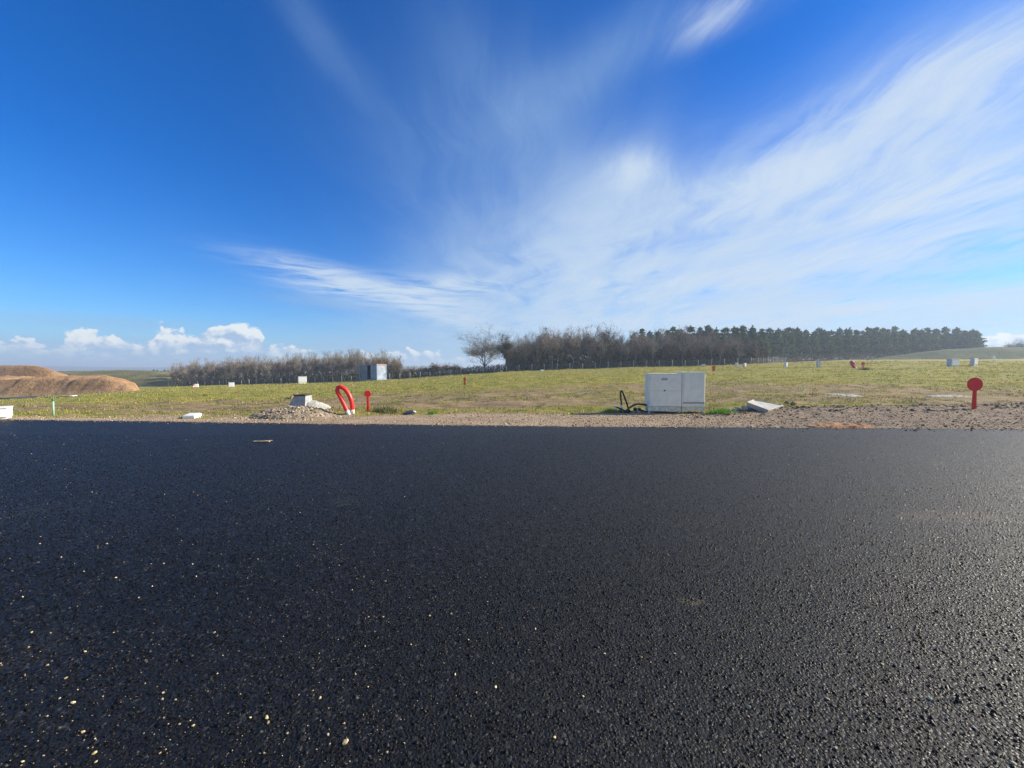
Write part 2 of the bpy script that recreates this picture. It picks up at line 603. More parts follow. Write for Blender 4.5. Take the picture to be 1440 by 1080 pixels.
def ground_mat():
    m = bpy.data.materials.new("ground")
    m.use_nodes = True
    t = NT(m.node_tree)
    b = t.n['Principled BSDF']
    b.inputs['Roughness'].default_value = 0.95
    b.inputs['Specular IOR Level'].default_value = 0.15
    tc = t.new('ShaderNodeTexCoord').outputs['Object']
    def attr(n):
        return t.new('ShaderNodeAttribute', attribute_name=n).outputs['Fac']
    verge, soil, far = attr('verge'), attr('soil'), attr('far')
    stretch = t.vm('MULTIPLY', tc, (0.45, 1.0, 1.0))
    n0 = t.noise(stretch, 0.35, 6.0, 0.65)
    n1 = t.noise(stretch, 1.6, 6.0, 0.68)
    n2 = t.noise(tc, 9.0, 5.0, 0.7)
    n3 = t.noise(tc, 55.0, 3.0, 0.7)
    grass = t.mix(t.ss(n1, 0.34, 0.66), (0.180, 0.182, 0.037), (0.352, 0.291, 0.077))
    grass = t.mix(t.m('MULTIPLY', t.ss(n0, 0.5, 0.72), 0.7), grass, (0.203, 0.234, 0.045))
    grass = t.mix(t.m('MULTIPLY', t.ss(n2, 0.52, 0.70), 0.75), grass, (0.435, 0.327, 0.125))
    grass = t.mix(t.m('MULTIPLY', t.ss(n2, 0.48, 0.32), 0.6), grass, (0.105, 0.094, 0.030))
    earth = t.mix(t.ss(n1, 0.35, 0.65), (0.206, 0.147, 0.083), (0.355, 0.252, 0.140))
    earth = t.mix(t.m('MULTIPLY', t.ss(n2, 0.5, 0.7), 0.7), earth, (0.135, 0.101, 0.062))
    earth = t.mix(t.m('MULTIPLY', t.ss(n3, 0.60, 0.72), 0.8), earth, (0.511, 0.422, 0.288))
    grav = t.mix(t.ss(n1, 0.35, 0.65), (0.300, 0.213, 0.137), (0.435, 0.320, 0.215))
    grav = t.mix(t.m('MULTIPLY', t.ss(n3, 0.54, 0.68), 0.75), grav, (0.620, 0.525, 0.390))
    grav = t.mix(t.m('MULTIPLY', t.ss(n3, 0.46, 0.34), 0.7), grav, (0.150, 0.111, 0.078))
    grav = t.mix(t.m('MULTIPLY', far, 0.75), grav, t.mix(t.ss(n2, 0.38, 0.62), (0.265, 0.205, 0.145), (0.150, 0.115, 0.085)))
    brk = t.m('MULTIPLY', t.m('SUBTRACT', n2, 0.5), 1.6)
    c = t.mix(t.ss(t.m('ADD', soil, brk), 0.40, 0.62), grass, earth)
    c = t.mix(t.ss(t.m('ADD', verge, t.m('MULTIPLY', brk, 0.6)), 0.42, 0.60), c, grav)
    t.l.new(c, b.inputs['Base Color'])
    bp = t.new('ShaderNodeBump')
    bp.inputs['Strength'].default_value = 1.0
    bp.inputs['Distance'].default_value = 0.05
    t.l.new(t.m('ADD', t.m('MULTIPLY', n2, 0.8), t.m('MULTIPLY', n3, 0.45)), bp.inputs['Height'])
    t.l.new(bp.outputs[0], b.inputs['Normal'])
    return m


def earth_mat(name, lo, hi, dark, scale=1.0):
    m = bpy.data.materials.new(name)
    m.use_nodes = True
    t = NT(m.node_tree)
    b = t.n['Principled BSDF']
    b.inputs['Roughness'].default_value = 0.95
    b.inputs['Specular IOR Level'].default_value = 0.15
    tc = t.new('ShaderNodeTexCoord').outputs['Object']
    st = t.vm('MULTIPLY', tc, (0.4, 1.0, 1.6))
    n1 = t.noise(st, 0.35 * scale, 6.0, 0.65)
    n2 = t.noise(tc, 2.2 * scale, 6.0, 0.7)
    c = t.mix(t.ss(n1, 0.35, 0.65), lo, hi)
    c = t.mix(t.m('MULTIPLY', t.ss(n2, 0.52, 0.7), 0.6), c, dark)
    t.l.new(c, b.inputs['Base Color'])
    bp = t.new('ShaderNodeBump')
    bp.inputs['Distance'].default_value = 0.25 / scale
    t.l.new(t.m('ADD', n2, t.m('MULTIPLY', n1, 1.5)), bp.inputs['Height'])
    t.l.new(bp.outputs[0], b.inputs['Normal'])
    return m


# ------------------------------------------------------------------ lie of the land
EDGE_X = [-200, -40, -14.2, 0, 11.9, 60, 200]
EDGE_Y = [27, 13.1, 10.68, 9.50, 8.92, 6.7, 0.5]
VERGE_X = [-200, -40, -14.5, -8.5, -5.0, 0.0, 5.0, 9.0, 19.0, 60]
VERGE_Y = [28, 13.8, 11.25, 11.0, 11.6, 12.2, 12.4, 13.0, 14.2, 15]
B_PX = [-400, 0, 100, 200, 250, 340, 425, 500, 560, 640, 720, 800, 900, 1000, 1060, 1200, 1300, 1440, 1900]
B_PY = [572, 561, 556, 549, 543.5, 541, 539, 536, 533, 527, 522.5, 519.5, 516.5, 514.5, 512, 506.5, 505.5, 505, 505]
B_Y = [50, 58, 68, 90, 122, 116, 112, 106, 103, 96, 92, 92, 92, 91, 92, 115, 125, 130, 130]
_bu = np.array([(p - 720) / FPX for p in B_PX])
_bz = np.array([P(px, py, Y)[2] for px, py, Y in zip(B_PX, B_PY, B_Y)])


def edge_y(x):
    return np.interp(x, EDGE_X, EDGE_Y)


def gz(x, y, rough=True):
    """height of the ground"""
    x = np.asarray(x, float)
    y = np.asarray(y, float)
    yy = np.maximum(y, 1.0)
    u = x / yy
    Yb = np.interp(u, _bu, B_Y)
    zb = np.interp(u, _bu, _bz)
    d = y - edge_y(x)
    y1 = np.interp(x, VERGE_X, VERGE_Y)
    t = np.clip((y - y1) / np.maximum(Yb - y1, 5), 0, 1.0)
    over = np.clip(y - Yb, 0, None)
    slope_end = (zb / np.maximum(Yb - y1, 5))
    z = zb * t + np.where(u > 0.6, 0.6, 0.3) * slope_end * np.minimum(over, 60)
    z = z + (np.where(u < 0, -9.0, -4.0) - z) * sstep(over, 70, 500)
    z = z + np.clip((np.hypot(x, y) - 900) / 2500, 0, 1) * 6.0 * (fbm(x / 700, y / 700, 5) - 0.3)
    # soil ridge behind the verge on the right
    z = z + 0.16 * sstep(x, 5.5, 9.5) * np.exp(-((y - (y1 - 0.55)) / 0.75) ** 2)
    if rough:
        near = sstep(d, 0.05, 0.5)
        inv = sstep(y - y1, -0.4, 0.6)
        fld = (fbm(x / 1.7, y / 1.1, 1, 4) - 0.5) * 0.27 + (fbm(x / 9, y / 5, 4, 3) - 0.5) * 0.42 * sstep(t, 0.0, 0.12)
        vrg = (fbm(x / 0.45, y / 0.3, 2, 4) - 0.5) * (0.035 + 0.105 * sstep(x, 4, 8))
        z = z + near * (vrg * (1 - inv) + fld * inv) * (1 - sstep(over, 40, 120))
    z = np.where(d < 0.05, np.minimum(z, -0.05), z)
    z = np.where(y < 4, -0.05, z)
    return z


def gz1(x, y, rough=True):
    return float(gz(np.array([x]), np.array([y]), rough)[0])


def on_ground(px, py, y0=8.0, y1=400.0):
    """where the sight line through a point of the photograph meets the ground"""
    r = ray(px, py)
    ys = np.exp(np.linspace(math.log(y0), math.log(y1), 4000))
    zl = CAM_H + r[2] * ys
    zg = gz(r[0] * ys, ys, False)
    hit = np.nonzero(zg >= zl)[0]
    if not len(hit):
        y = float(np.interp(r[0], _bu, B_Y))
    else:
        y = float(ys[hit[0]])
    x = r[0] * y
    return Vector((x, y, gz1(x, y)))


def graded(fine, lim, step, top, grow):
    a = list(np.arange(lim[0], lim[1], fine))
    s = step
    v = a[-1]
    while v < top:
        v += s
        s *= grow
        a.append(v)
    return a


M_GROUND = ground_mat()


def build_ground():
    xp = graded(0.11, (0, 21), 0.14, 4200, 1.055)
    xs = np.array([-v for v in xp[:0:-1]] + xp)
    ys = graded(0.075, (8.6, 17.0), 0.09, 5200, 1.03)
    back = [-4000, -1500, -600, -250, -100, -40, -15, -5, 0, 4, 5.5, 6.8, 7.6, 8.2]
    ys = np.array(back + ys)
    X, Y = np.meshgrid(xs, ys)
    Z = gz(X, Y)
    nx, ny = len(xs), len(ys)
    idx = np.arange(nx * ny).reshape(ny, nx)
    faces = np.stack([idx[:-1, :-1], idx[:-1, 1:], idx[1:, 1:], idx[1:, :-1]], -1).reshape(-1, 4)
    y1 = np.interp(X, VERGE_X, VERGE_Y)
    verge = 1 - sstep(Y - y1 + (fbm(X / .9, Y / .6, 51, 4) - .5) * 1.9, -0.4, 0.4)
    dd = Y - y1
    soil = 0.50 * np.exp(-((dd - 3.2) / 2.4) ** 2) * sstep(X, -8, -2) + 0.50 * np.exp(-((dd - 9) / 6.0) ** 2) * (fbm(X / 9, Y / 3, 21) * 1.5)
    soil = soil + 0.55 * sstep(fbm(X / 7, Y / 2.2, 31), 0.50, 0.68) * np.exp(-dd.clip(0) / 40)
    soil = soil + 0.62 * np.exp(-((X + 10) / 7) ** 2 - ((dd - 4) / 4.5) ** 2)
    soil = soil * sstep(dd, -0.2, 0.6)
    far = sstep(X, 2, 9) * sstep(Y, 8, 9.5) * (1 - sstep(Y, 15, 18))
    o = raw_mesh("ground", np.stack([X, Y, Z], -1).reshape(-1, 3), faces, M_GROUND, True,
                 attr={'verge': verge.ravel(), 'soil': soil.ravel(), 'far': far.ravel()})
    tag(o, kind='structure')


def build_road():
    xs = np.concatenate([[-180, -120, -80, -55, -40, -30], np.arange(-24, 24.01, 0.12), [30, 40, 55, 80, 120, 180]])
    far = edge_y(xs) + (fbm(xs / 0.35, xs * 0 + 3, 8, 4) - 0.5) * 0.16 + (fbm(xs / 2.3, xs * 0, 9, 3) - 0.5) * 0.15
    rows = [-14.0, -4.0, 0.0, 4.0, 6.0]
    vs, n = [], len(xs)
    for r in rows:
        vs.append(np.c_[xs, np.where(r > 3, np.minimum(r, far - 1.0), r), 0 * xs])
    vs.append(np.c_[xs, far - 0.06, 0 * xs])
    vs.append(np.c_[xs, far, 0 * xs - 0.006])
    vs.append(np.c_[xs, far + 0.05, 0 * xs - 0.09])
    m = len(vs)
    idx = np.arange(n * m).reshape(m, n)
    faces = np.stack([idx[:-1, :-1], idx[:-1, 1:], idx[1:, 1:], idx[1:, :-1]], -1).reshape(-1, 4)
    o = raw_mesh("road", np.concatenate(vs), faces, asphalt_mat(), False)
    tag(o, kind='structure')


def patch(name, zf, xr, yr, nx, ny, material, kind='structure'):
    """a piece of terrain: heights zf(x, y) above a rectangle, sunk below ground at its rim"""
    xs = np.linspace(*xr, nx)
    ys = np.linspace(*yr, ny)
    X, Y = np.meshgrid(xs, ys)
    Z = zf(X, Y)
    idx = np.arange(nx * ny).reshape(ny, nx)
    faces = np.stack([idx[:-1, :-1], idx[:-1, 1:], idx[1:, 1:], idx[1:, :-1]], -1).reshape(-1, 4)
    o = raw_mesh(name, np.stack([X, Y, Z], -1).reshape(-1, 3), faces, material, True)
    return tag(o, kind=kind)


def build_banks():
    raw = earth_mat("bare_earth", (0.31, 0.175, 0.082), (0.44, 0.275, 0.140), (0.21, 0.115, 0.058), 0.8)
    turf = earth_mat("rough_turf", (0.12, 0.125, 0.05), (0.23, 0.195, 0.085), (0.14, 0.10, 0.055), 0.6)
    dark = earth_mat("bank_turf", (0.045, 0.070, 0.032), (0.100, 0.115, 0.050), (0.070, 0.060, 0.035), 0.5)

    def lower(x, y):                   # low tier of the stripped soil
        u = x / y
        top = np.interp(u, [(p - 720) / FPX for p in (-300, 0, 60, 110, 150, 172, 190, 206)], [0.1, -0.2, -0.25, -0.2, -0.2, -0.9, -2.0, -6])
        f = np.clip((y - 61.5) / 5.5, 0, 1) * (1 - sstep(y, 88, 98)) * (1 - sstep(u, -0.965, -0.925))
        base = gz(x, y, False) - 2.6
        n = (fbm(x / 5, y / 3, 3) - 0.5) * 0.7 + (fbm(x / 1.6, y / 2.0, 6) - 0.5) * 0.8 - 0.20 * sstep(np.abs(fbm(x / 2.2 + y * .15, y / 9, 8, 3) - 0.5), 0.06, 0.0)
        return base + (np.maximum(top - base, 0)) * f + n * f
    patch("earth_mound", lower, (-150, -50), (59, 100), 260, 110, raw)

    def upper(x, y):
        u = x / y
        top = np.interp(u, [(p - 720) / FPX for p in (-300, 0, 52, 68, 82, 96, 106)], [2.4, 2.1, 2.0, 1.35, 0.3, -0.4, -3])
        base = gz(x, y, False) - 3.0
        f = np.clip((y - 77) / 6.5, 0, 1) * (1 - sstep(y, 112, 126)) * (1 - sstep(u, -1.15, -1.115))
        n = (fbm(x / 7, y / 3, 13) - 0.5) * 0.8 + (fbm(x / 1.8, y / 2.2, 16) - 0.5) * 0.5
        return base + np.maximum(top - base, 0) * f + n * f
    patch("earth_bank", upper, (-220, -75), (75, 128), 240, 100, raw)

    def green(x, y):
        u = x / y
        top = np.interp(u, [(p - 720) / FPX for p in (-500, 40, 110, 170, 200, 235, 262, 285)], [0.3, 0.3, 0.3, 0.75, 0.7, 0.2, -2.2, -6])
        base = gz(x, y, False) - 3.0
        f = sstep(y, 112, 138) * (1 - sstep(y, 190, 230))
        n = (fbm(x / 8, y / 8, 23) - 0.5) * 0.8
        return base + np.maximum(top - base, 0) * f + n * f
    patch("grassy_hill", green, (-330, -95), (108, 235), 160, 90, turf)

    def right(x, y):
        u = x / y
        top = np.interp(u, [(p - 720) / FPX for p in (1175, 1240, 1330, 1385, 1440, 2200)], [4.0, 6.0, 9.2, 10.1, 10.0, 10.4])
        base = gz(x, y, False) - 3.5
        f = sstep(y, 130, 152) * (1 - sstep(y, 185, 230)) * sstep(u, 0.815, 0.86)
        n = (fbm(x / 9, y / 6, 33) - 0.5) * 1.0 + (fbm(x / 2.5, y / 2.5, 36) - 0.5) * 0.4
        return base + np.maximum(top - base, 0) * f + n * f
    patch("grass_bank", right, (95, 480), (128, 235), 260, 90, dark)

    # lane in front of the stripped soil, and the far hill line
    lane = mat("lane_asphalt", (0.05, 0.05, 0.055), 0.8, vary=(1.5, 0.3))
    pts = [on_ground(px, py) for px, py in ((-160, 568), (-60, 563.5), (0, 561.2), (40, 560.0), (80, 558.6), (118, 557.0))]
    n = len(pts)
    fine = np.linspace(0, n - 1, 60)
    cx = np.interp(fine, range(n), [p.x for p in pts])
    cy = np.interp(fine, range(n), [p.y for p in pts])
    k = np.linspace(0, 1, 60)
    hw = np.interp(k, [0, 0.75, 1], [2.2, 1.6, 0.2])
    rows = [np.c_[cx, cy + s * hw, gz(cx, cy + s * hw) + 0.12] for s in (-1, -0.4, 0.2, 1)]
    idx = np.arange(240).reshape(4, 60)
    faces = np.stack([idx[:-1, :-1], idx[:-1, 1:], idx[1:, 1:], idx[1:, :-1]], -1).reshape(-1, 4)
    tag(raw_mesh("lane", np.concatenate(rows), faces, lane), kind='structure')

    hill = earth_mat("far_hill", (0.05, 0.075, 0.05), (0.08, 0.10, 0.06), (0.04, 0.05, 0.04), 0.03)

    def ridge(x, y):
        h = 12 + 30 * fbm(x / 500, y * 0, 41, 3)
        return -14 + h * sstep(y, 1500, 1900) * (1 - sstep(y, 2400, 2900))
    patch("hills", ridge, (-4200, 1500), (1400, 3000), 120, 24, hill)


build_ground()
build_road()
build_banks()


# ------------------------------------------------------------------ things on the site
M_WHITE = mat("white_plastic", (0.80, 0.80, 0.77), 0.5, vary=(6, 0.05))
M_CREAM = mat("cream_plastic", (0.90, 0.84, 0.67), 0.55, vary=(5, 0.06))
M_CREAM2 = mat("cream_panel", (0.88, 0.825, 0.66), 0.5, vary=(4, 0.07))
M_GREYBOX = mat("grey_plastic", (0.62, 0.63, 0.61), 0.55, vary=(4, 0.08))
M_PLINTH = mat("mud_splashed_cream", (0.74, 0.67, 0.51), 0.7, vary=(9, 0.2))
M_SEAM = mat("dark_seam", (0.10, 0.10, 0.10), 0.7)
M_RED = mat("red_plastic", (0.80, 0.022, 0.016), 0.38, vary=(9, 0.08))
M_REDDARK = mat("red_disc_plastic", (0.80, 0.022, 0.022), 0.5, vary=(9, 0.12))
M_ORANGE = mat("orange_plastic", (0.62, 0.10, 0.022), 0.5, vary=(9, 0.12))
M_SILVER = mat("grey_end_tape", (0.62, 0.63, 0.64), 0.4, vary=(20, 0.15))
M_BLACK = mat("black_polyethylene", (0.012, 0.013, 0.015), 0.38, vary=(12, 0.2))
M_CONC = mat("concrete", (0.40, 0.385, 0.34), 0.9, bump=(30, 0.01), vary=(5, 0.18))
M_CONCG = mat("grey_concrete", (0.34, 0.35, 0.355), 0.9, bump=(25, 0.01), vary=(7, 0.2))
M_STONE = mat("rubble_stone", (0.30, 0.265, 0.215), 0.95, bump=(40, 0.01), vary=(3, 0.4))
M_POST = mat("weathered_post", (0.42, 0.40, 0.36), 0.9, bump=(20, 0.01), vary=(2.5, 0.25))
M_WIRE = mat("fence_wire", (0.30, 0.31, 0.32), 0.5, 0.6)
M_GREEN = mat("green_plastic", (0.30, 0.50, 0.34), 0.5, vary=(8, 0.12))
M_GREEN2 = mat("dark_green_plastic", (0.02, 0.16, 0.07), 0.5)
M_METAL = mat("steel_grey", (0.30, 0.31, 0.32), 0.45, 0.5, vary=(10, 0.2))
M_WOOD = mat("pale_wood", (0.40, 0.29, 0.18), 0.85, bump=(60, 0.004), vary=(20, 0.3))


def cabinet(px, py, w_px, h_px):
    """paired service cabinets on a shared plinth line"""
    g = on_ground(px, py)
    s = g.y / FPX
    W, H = w_px * s, h_px * s
    D = 0.42
    g.z = 0.0
    t = thing("utility_cabinet", g, "large pale grey service cabinet with a slightly taller right section on the gravel verge", "cabinet", rz=R(-3))
    wl = W * 0.59
    wr = W - wl - 0.008
    xl = -W / 2 + wl / 2
    xr = W / 2 - wr / 2
    pl = H * 0.16
    hl = H - 0.045
    # bodies
    b = MB().box((xl, D / 2, (hl + pl) / 2), (wl, D, hl - pl), bevel=0.012)
    b.box((xl, D / 2, hl + 0.008), (wl + 0.02, D + 0.03, 0.035), bevel=0.012)
    body = b.build("cabinet_body", M_CREAM, t, False)
    b = MB().box((xr, D / 2 - 0.01, (H + pl) / 2), (wr, D + 0.02, H - pl), bevel=0.014)
    b.box((xr, D / 2 - 0.012, H + 0.006), (wr + 0.024, D + 0.05, 0.036), bevel=0.012)
    side = b.build("meter_cabinet_body", M_CREAM, t, False)
    # doors
    zs = pl + (hl - pl) * 0.485
    MB().box((xl + 0.005, -0.006, (hl + zs) / 2 - 0.012), (wl - 0.075, 0.026, hl - zs - 0.062), bevel=0.008).build("upper_door", M_CREAM2, t)
    MB().box((xl + 0.005, -0.006, (zs + pl) / 2), (wl - 0.075, 0.026, zs - pl - 0.022), bevel=0.008).build("lower_door", M_CREAM2, t)
    lk = MB().box((xl - 0.02, -0.024, zs + 0.012), (0.05, 0.02, 0.045), bevel=0.006)
    lk.lathe([(0.0, -0.004), (0.012, -0.004), (0.012, 0.01), (0.0, 0.01)], 10, (xl - 0.02, -0.036, zs + 0.012), rot(R(90)))
    lk.build("door_lock", M_SEAM, t)
    MB().box((xl - 0.03, -0.021, hl - 0.16), (0.19, 0.004, 0.075), bevel=0.001).build("name_plate", mat("faded_plate", (0.40, 0.41, 0.40), 0.6, vary=(30, 0.2)), t)
    zr = pl + (H - pl) * 0.115
    d = MB().box((xr + 0.004, -0.024, (H + zr) / 2 - 0.012), (wr - 0.07, 0.026, H - zr - 0.075), bevel=0.008)
    d.build("meter_door", M_CREAM2, t)
    MB().box((xr, -0.030, zr), (wr - 0.05, 0.018, 0.018)).build("door_drip_rail", M_SEAM, t)
    for hx in (xl - wl / 2 + .045, xr + wr / 2 - .045):
        for hz in (pl + .12, H - .16):
            MB().box((hx, -.022, hz), (.022, .02, .075), bevel=.004).build("hinge", M_GREYBOX, t)
    # plinths, with short legs into the gravel
    p = MB().box((xl, D / 2 + 0.012, pl / 2 + 0.028), (wl - 0.012, D, pl - 0.06), bevel=0.008)
    p.box((xl, 0.006, pl * 0.30), (wl * 0.84, 0.01, 0.012))
    p.box((-W / 2 + 0.05, 0.1, -0.03), (0.06, 0.12, 0.14)).box((xl + wl / 2 - 0.06, 0.1, -0.03), (0.06, 0.12, 0.14))
    p.build("plinth", M_PLINTH, t)
    p = MB().box((xr, D / 2 + 0.01, pl / 2 + 0.035), (wr - 0.01, D, pl - 0.075), bevel=0.008)
    p.box((W / 2 - 0.04, 0.04, -0.05), (0.055, 0.1, 0.22), bevel=0.004).box((xr - wr / 2 + 0.05, 0.1, -0.03), (0.05, 0.1, 0.14))
    p.build("plinth", M_PLINTH, t)
    return g


CAB = cabinet(951, 581, 78, 57)


def bez(p0, p1, p2, p3, n=14):
    return [tuple((1 - k) ** 3 * a + 3 * (1 - k) ** 2 * k * b + 3 * (1 - k) * k * k * c + k ** 3 * d
                  for a, b, c, d in zip(p0, p1, p2, p3)) for k in np.linspace(0, 1, n)]


def spline(pts, n=10):
    """smooth curve through the points"""
    pts = [Vector(p) for p in pts]
    out = []
    for i in range(len(pts) - 1):
        a, b = pts[max(i - 1, 0)], pts[i]
        c, d = pts[i + 1], pts[min(i + 2, len(pts) - 1)]
        for k in range(n):
            t = k / n
            out.append(0.5 * ((2 * b) + (c - a) * t + (2 * a - 5 * b + 4 * c - d) * t * t + (3 * b - a - 3 * c + d) * t ** 3))
    out.append(pts[-1])
    return [p[:] for p in out]


# black water pipes and their litter, left of the cabinet
def pipes():
    g = on_ground(888, 581)
    s = g.y / FPX

    def q(px, py, dy=0.0):
        return ((px - 888) * s, dy, (581 - py) * s)
    t = thing("water_pipe", (g.x, g.y, 0), "black water pipe bent into a tall hairpin left of the cabinet", "pipe")
    MB().tube(spline([q(874, 585), q(874.0, 570, .02), q(872.8, 556, .03), q(873.2, 550.5, .04), q(875.3, 550.6, .05), q(878.5, 558, .06), q(882.5, 568, .08), q(885, 575, .1), q(890, 584, .12)], 8), 0.027, 10).build("pipe_hairpin", M_BLACK, t, True)
    MB().tube([q(873.9, 574, .0), q(873.9, 570, .02)], 0.034, 10).build("pipe_coupling", M_SILVER, t, True)
    t = thing("water_pipe", (g.x, g.y, 0), "black pipe arching low from the rubble into the cabinet's left side", "pipe")
    MB().tube(spline([q(877, 584, -.05), q(881, 577, -.02), q(890, 571.5, .1), q(898, 569, .16), q(906, 569.3, .2), (( 916 - 888) * s, .25, .22)], 8), 0.03, 10).build("pipe_arch", M_BLACK, t, True)
    t = thing("water_pipe", (g.x, g.y, 0), "black pipe end slanting down to the gravel under the hairpin pipe", "pipe")
    MB().tube(spline([q(869, 573, .3), q(875, 576, .12), q(882, 579, -.05), q(890, 584, -.2)], 8), 0.027, 10).build("pipe_end", M_BLACK, t, True)
    MB().tube([q(868.2, 572.6, .33), q(870.5, 573.8, .25)], 0.033, 10).build("pipe_cap", M_SILVER, t, True)
    k = 0
    for px, py, w, h in ((868, 579, 6, 4), (874, 580, 5, 3.5), (866, 583, 5, 2.5), (880, 580, 6, 3), (897, 577, 7, 4.5),
                         (905, 578, 6, 4), (899, 582, 7, 3), (886, 583, 6, 3), (909, 582, 5, 3.4), (893, 581, 4, 3)):
        p = q(px, py, 0.12 + 0.14 * (k % 3))
        MB().rock((0, 0, 0), (w * s * .55, w * s * .45, h * s * .6), 40 + k, 2, 0.2).build(
            "broken_clod", M_CLOD if k % 3 else M_STONE, None, loc=(g.x + p[0], g.y + p[1], max(p[2] + gz1(g.x, g.y), 0.03)))
        o = COL.objects[-1]
        tag(o, "dark clod or broken stone among the black pipes left of the cabinet", "clod", "clods heaped around the black water pipes")
        k += 1


M_CLOD = mat("dark_soil_clod", (0.06, 0.048, 0.036), 0.95, bump=(30, 0.01), vary=(9, 0.35))
pipes()


def duct_loop(base, dirx, height_px, width_m, label, px_path, rad, m=None, group=None, caps=True):
    g = on_ground(*base)
    s = g.y / FPX
    t = thing("duct_loop", g, label, "duct", group)
    path = [((px - base[0]) * s, 0.012 * k, (base[1] - py) * s) for k, (px, py) in enumerate(px_path)]
    k = 0
    pts = spline(path, 8)
    MB().tube(pts, rad, 14).build("duct_bend", m or M_RED, t, True)
    if caps:
        for a, b in ((pts[0], pts[2]), (pts[-1], pts[-3])):
            a, b = Vector(a), Vector(b)
            d = (a - b).normalized()
            MB().tube([a + d * 0.16, a + d * 0.02, a - d * 0.03], [rad * 0.86, rad * 1.06, rad * 1.06], 14).build("duct_end", M_SILVER, t, True)
    return g


DUCT = duct_loop((490, 584), 1, 41, 0.4, "tall red plastic duct bent into a leaning loop at the roadside",
                 [(488.5, 580), (483, 568.5), (477.5, 557.5), (474.2, 551.0), (474.8, 546.6), (479, 545.2), (484.5, 549), (489.5, 556.5), (492.6, 566), (493.6, 579)], 0.062)


def marker(px, py, d_px, h_px, label, post_px, m=M_REDDARK, group=None, rz=0.0, foot=1.4, mp=None):
    """flat round plate on a stake"""
    g = on_ground(px, py)
    s = g.y / FPX
    r = d_px * s / 2
    H = h_px * s
    w = post_px * s
    t = thing("marker_stake", g, label, "marker", group, rz)
    MB().lathe([(r * 0.2, 0.014), (r * 0.93, 0.014), (r, 0.008), (r, -0.008), (r * 0.93, -0.014), (r * 0.2, -0.014)], 28,
               (0, 0, H - r), rot(R(90))).build("disc", m, t)
    b = MB()
    n = 5
    zz = np.linspace(-0.12, H - 2 * r + 0.03, n)
    for i in range(n - 1):
        pass
    prof = [(w / 2 * (foot + (1 - foot) * k), z) for k, z in zip(np.linspace(0, 1, n), zz)]
    vs, fs = [], []
    for hw, z in prof:
        vs += [(-hw, -0.02, z), (hw, -0.02, z), (hw, 0.02, z), (-hw, 0.02, z)]
    for i in range(n - 1):
        for k in range(4):
            fs.append((4 * i + k, 4 * i + (k + 1) % 4, 4 * i + 4 + (k + 1) % 4, 4 * i + 4 + k))
    fs += [(3, 2, 1, 0), tuple(4 * (n - 1) + k for k in range(4))]
    b.add(vs, fs).box((0, -0.024, (H - 2 * r) / 2), (w * 0.3, 0.01, H - 2 * r))
    b.build("stake", mp or M_RED, t)
    return g


marker(517.5, 581.5, 9.2, 29.5, "small red disc on a thin stake beside the red duct loop", 2.7, rz=R(14))
marker(1369.5, 575, 19, 44, "large red disc on a flared stake at the verge on the right", 3.6, rz=R(-8), foot=1.35)
marker(653.5, 541.5, 4.2, 11, "small rusty orange disc on a stake out in the grass before the fence", 2.4, M_ORANGE, mp=M_ORANGE)
marker(1003.5, 521.5, 5.2, 8, "bright orange plate on a short stake behind the service cabinet", 4.0, M_ORANGE, foot=1.0, mp=M_ORANGE)
marker(1213.5, 518, 5.2, 9, "dull red disc on a pale short stake far out on the right of the field", 2.4, M_REDDARK, mp=mat("pale_stake", (0.5, 0.34, 0.28), 0.7))
duct_loop((1201, 518.5), 1, 10, 0.5, "distant pink-red duct loop with a white end leaning in the right field",
          [(1202.4, 518.0), (1199.8, 514.5), (1197.6, 511.2), (1197.4, 509.4), (1198.6, 508.8), (1200.0, 510.3), (1201.4, 513.0), (1203.2, 517.4)], 0.16,
          mat("faded_red_plastic", (0.55, 0.03, 0.09), 0.5))


def box_unit(px, py, w_px, h_px, label, m, cat="cabinet", name="service_box", rz=0.0, lid=None, depth=0.32, group=None, cap=True):
    """meter box on a plinth with a hood and a door"""
    g = on_ground(px, py)
    s = g.y / FPX
    W, H, D = w_px * s, h_px * s, max(depth, 0.3 * w_px * s)
    t = thing(name, g, label, cat, group, rz)
    pl = H * 0.14
    MB().box((0, 0, (H + pl) / 2), (W, D, H - pl), bevel=0.02).build("box_body", m, t)
    MB().box((0, 0.01, pl / 2 - 0.06), (W * 0.9, D * 0.9, pl + 0.12)).build("plinth", m, t)
    MB().box((0, -D / 2 - 0.008, (H + pl) / 2 - 0.01), (W * 0.86, 0.02, (H - pl) * 0.86), bevel=0.005).build("door", m, t)
    if cap:
        MB().box((0, -0.01, H + 0.012), (W * 1.05, D * 1.1, 0.04), bevel=0.01).build("hood", lid or m, t)
    return g


TURN = R(38)          # plots on the left face down the lane, towards the sun
box_unit(425.5, 540, 10.5, 9.6, "square white service box on the rise in front of the left wood", M_WHITE, rz=R(30))
box_unit(325.5, 545, 6.5, 7.6, "small white box with a shaded side near the middle of the left wood", M_WHITE, rz=R(30))
box_unit(276.5, 545, 4.5, 5.6, "tiny white box touching an orange cone by the left end of the wood", M_WHITE, rz=R(30))
box_unit(372.5, 538.6, 4.5, 3.4, "low white box by a red strip of mesh before the left wood", M_WHITE, rz=R(30))
box_unit(476.5, 534.5, 3, 5.2, "narrow white box next to an orange drum left of the container", M_WHITE, rz=R(20))
box_unit(989, 515.5, 4.8, 4, "pale blue-grey box low in the grass above the cabinet's right door", M_GREYBOX)
box_unit(1036, 516, 3.6, 5.2, "left one of two small white boxes between the cabinet and the pines", M_WHITE, rz=R(10))
box_unit(1047, 516, 4.8, 5.4, "right one of two small boxes, greyer, between the cabinet and the pines", M_GREYBOX, rz=R(30))
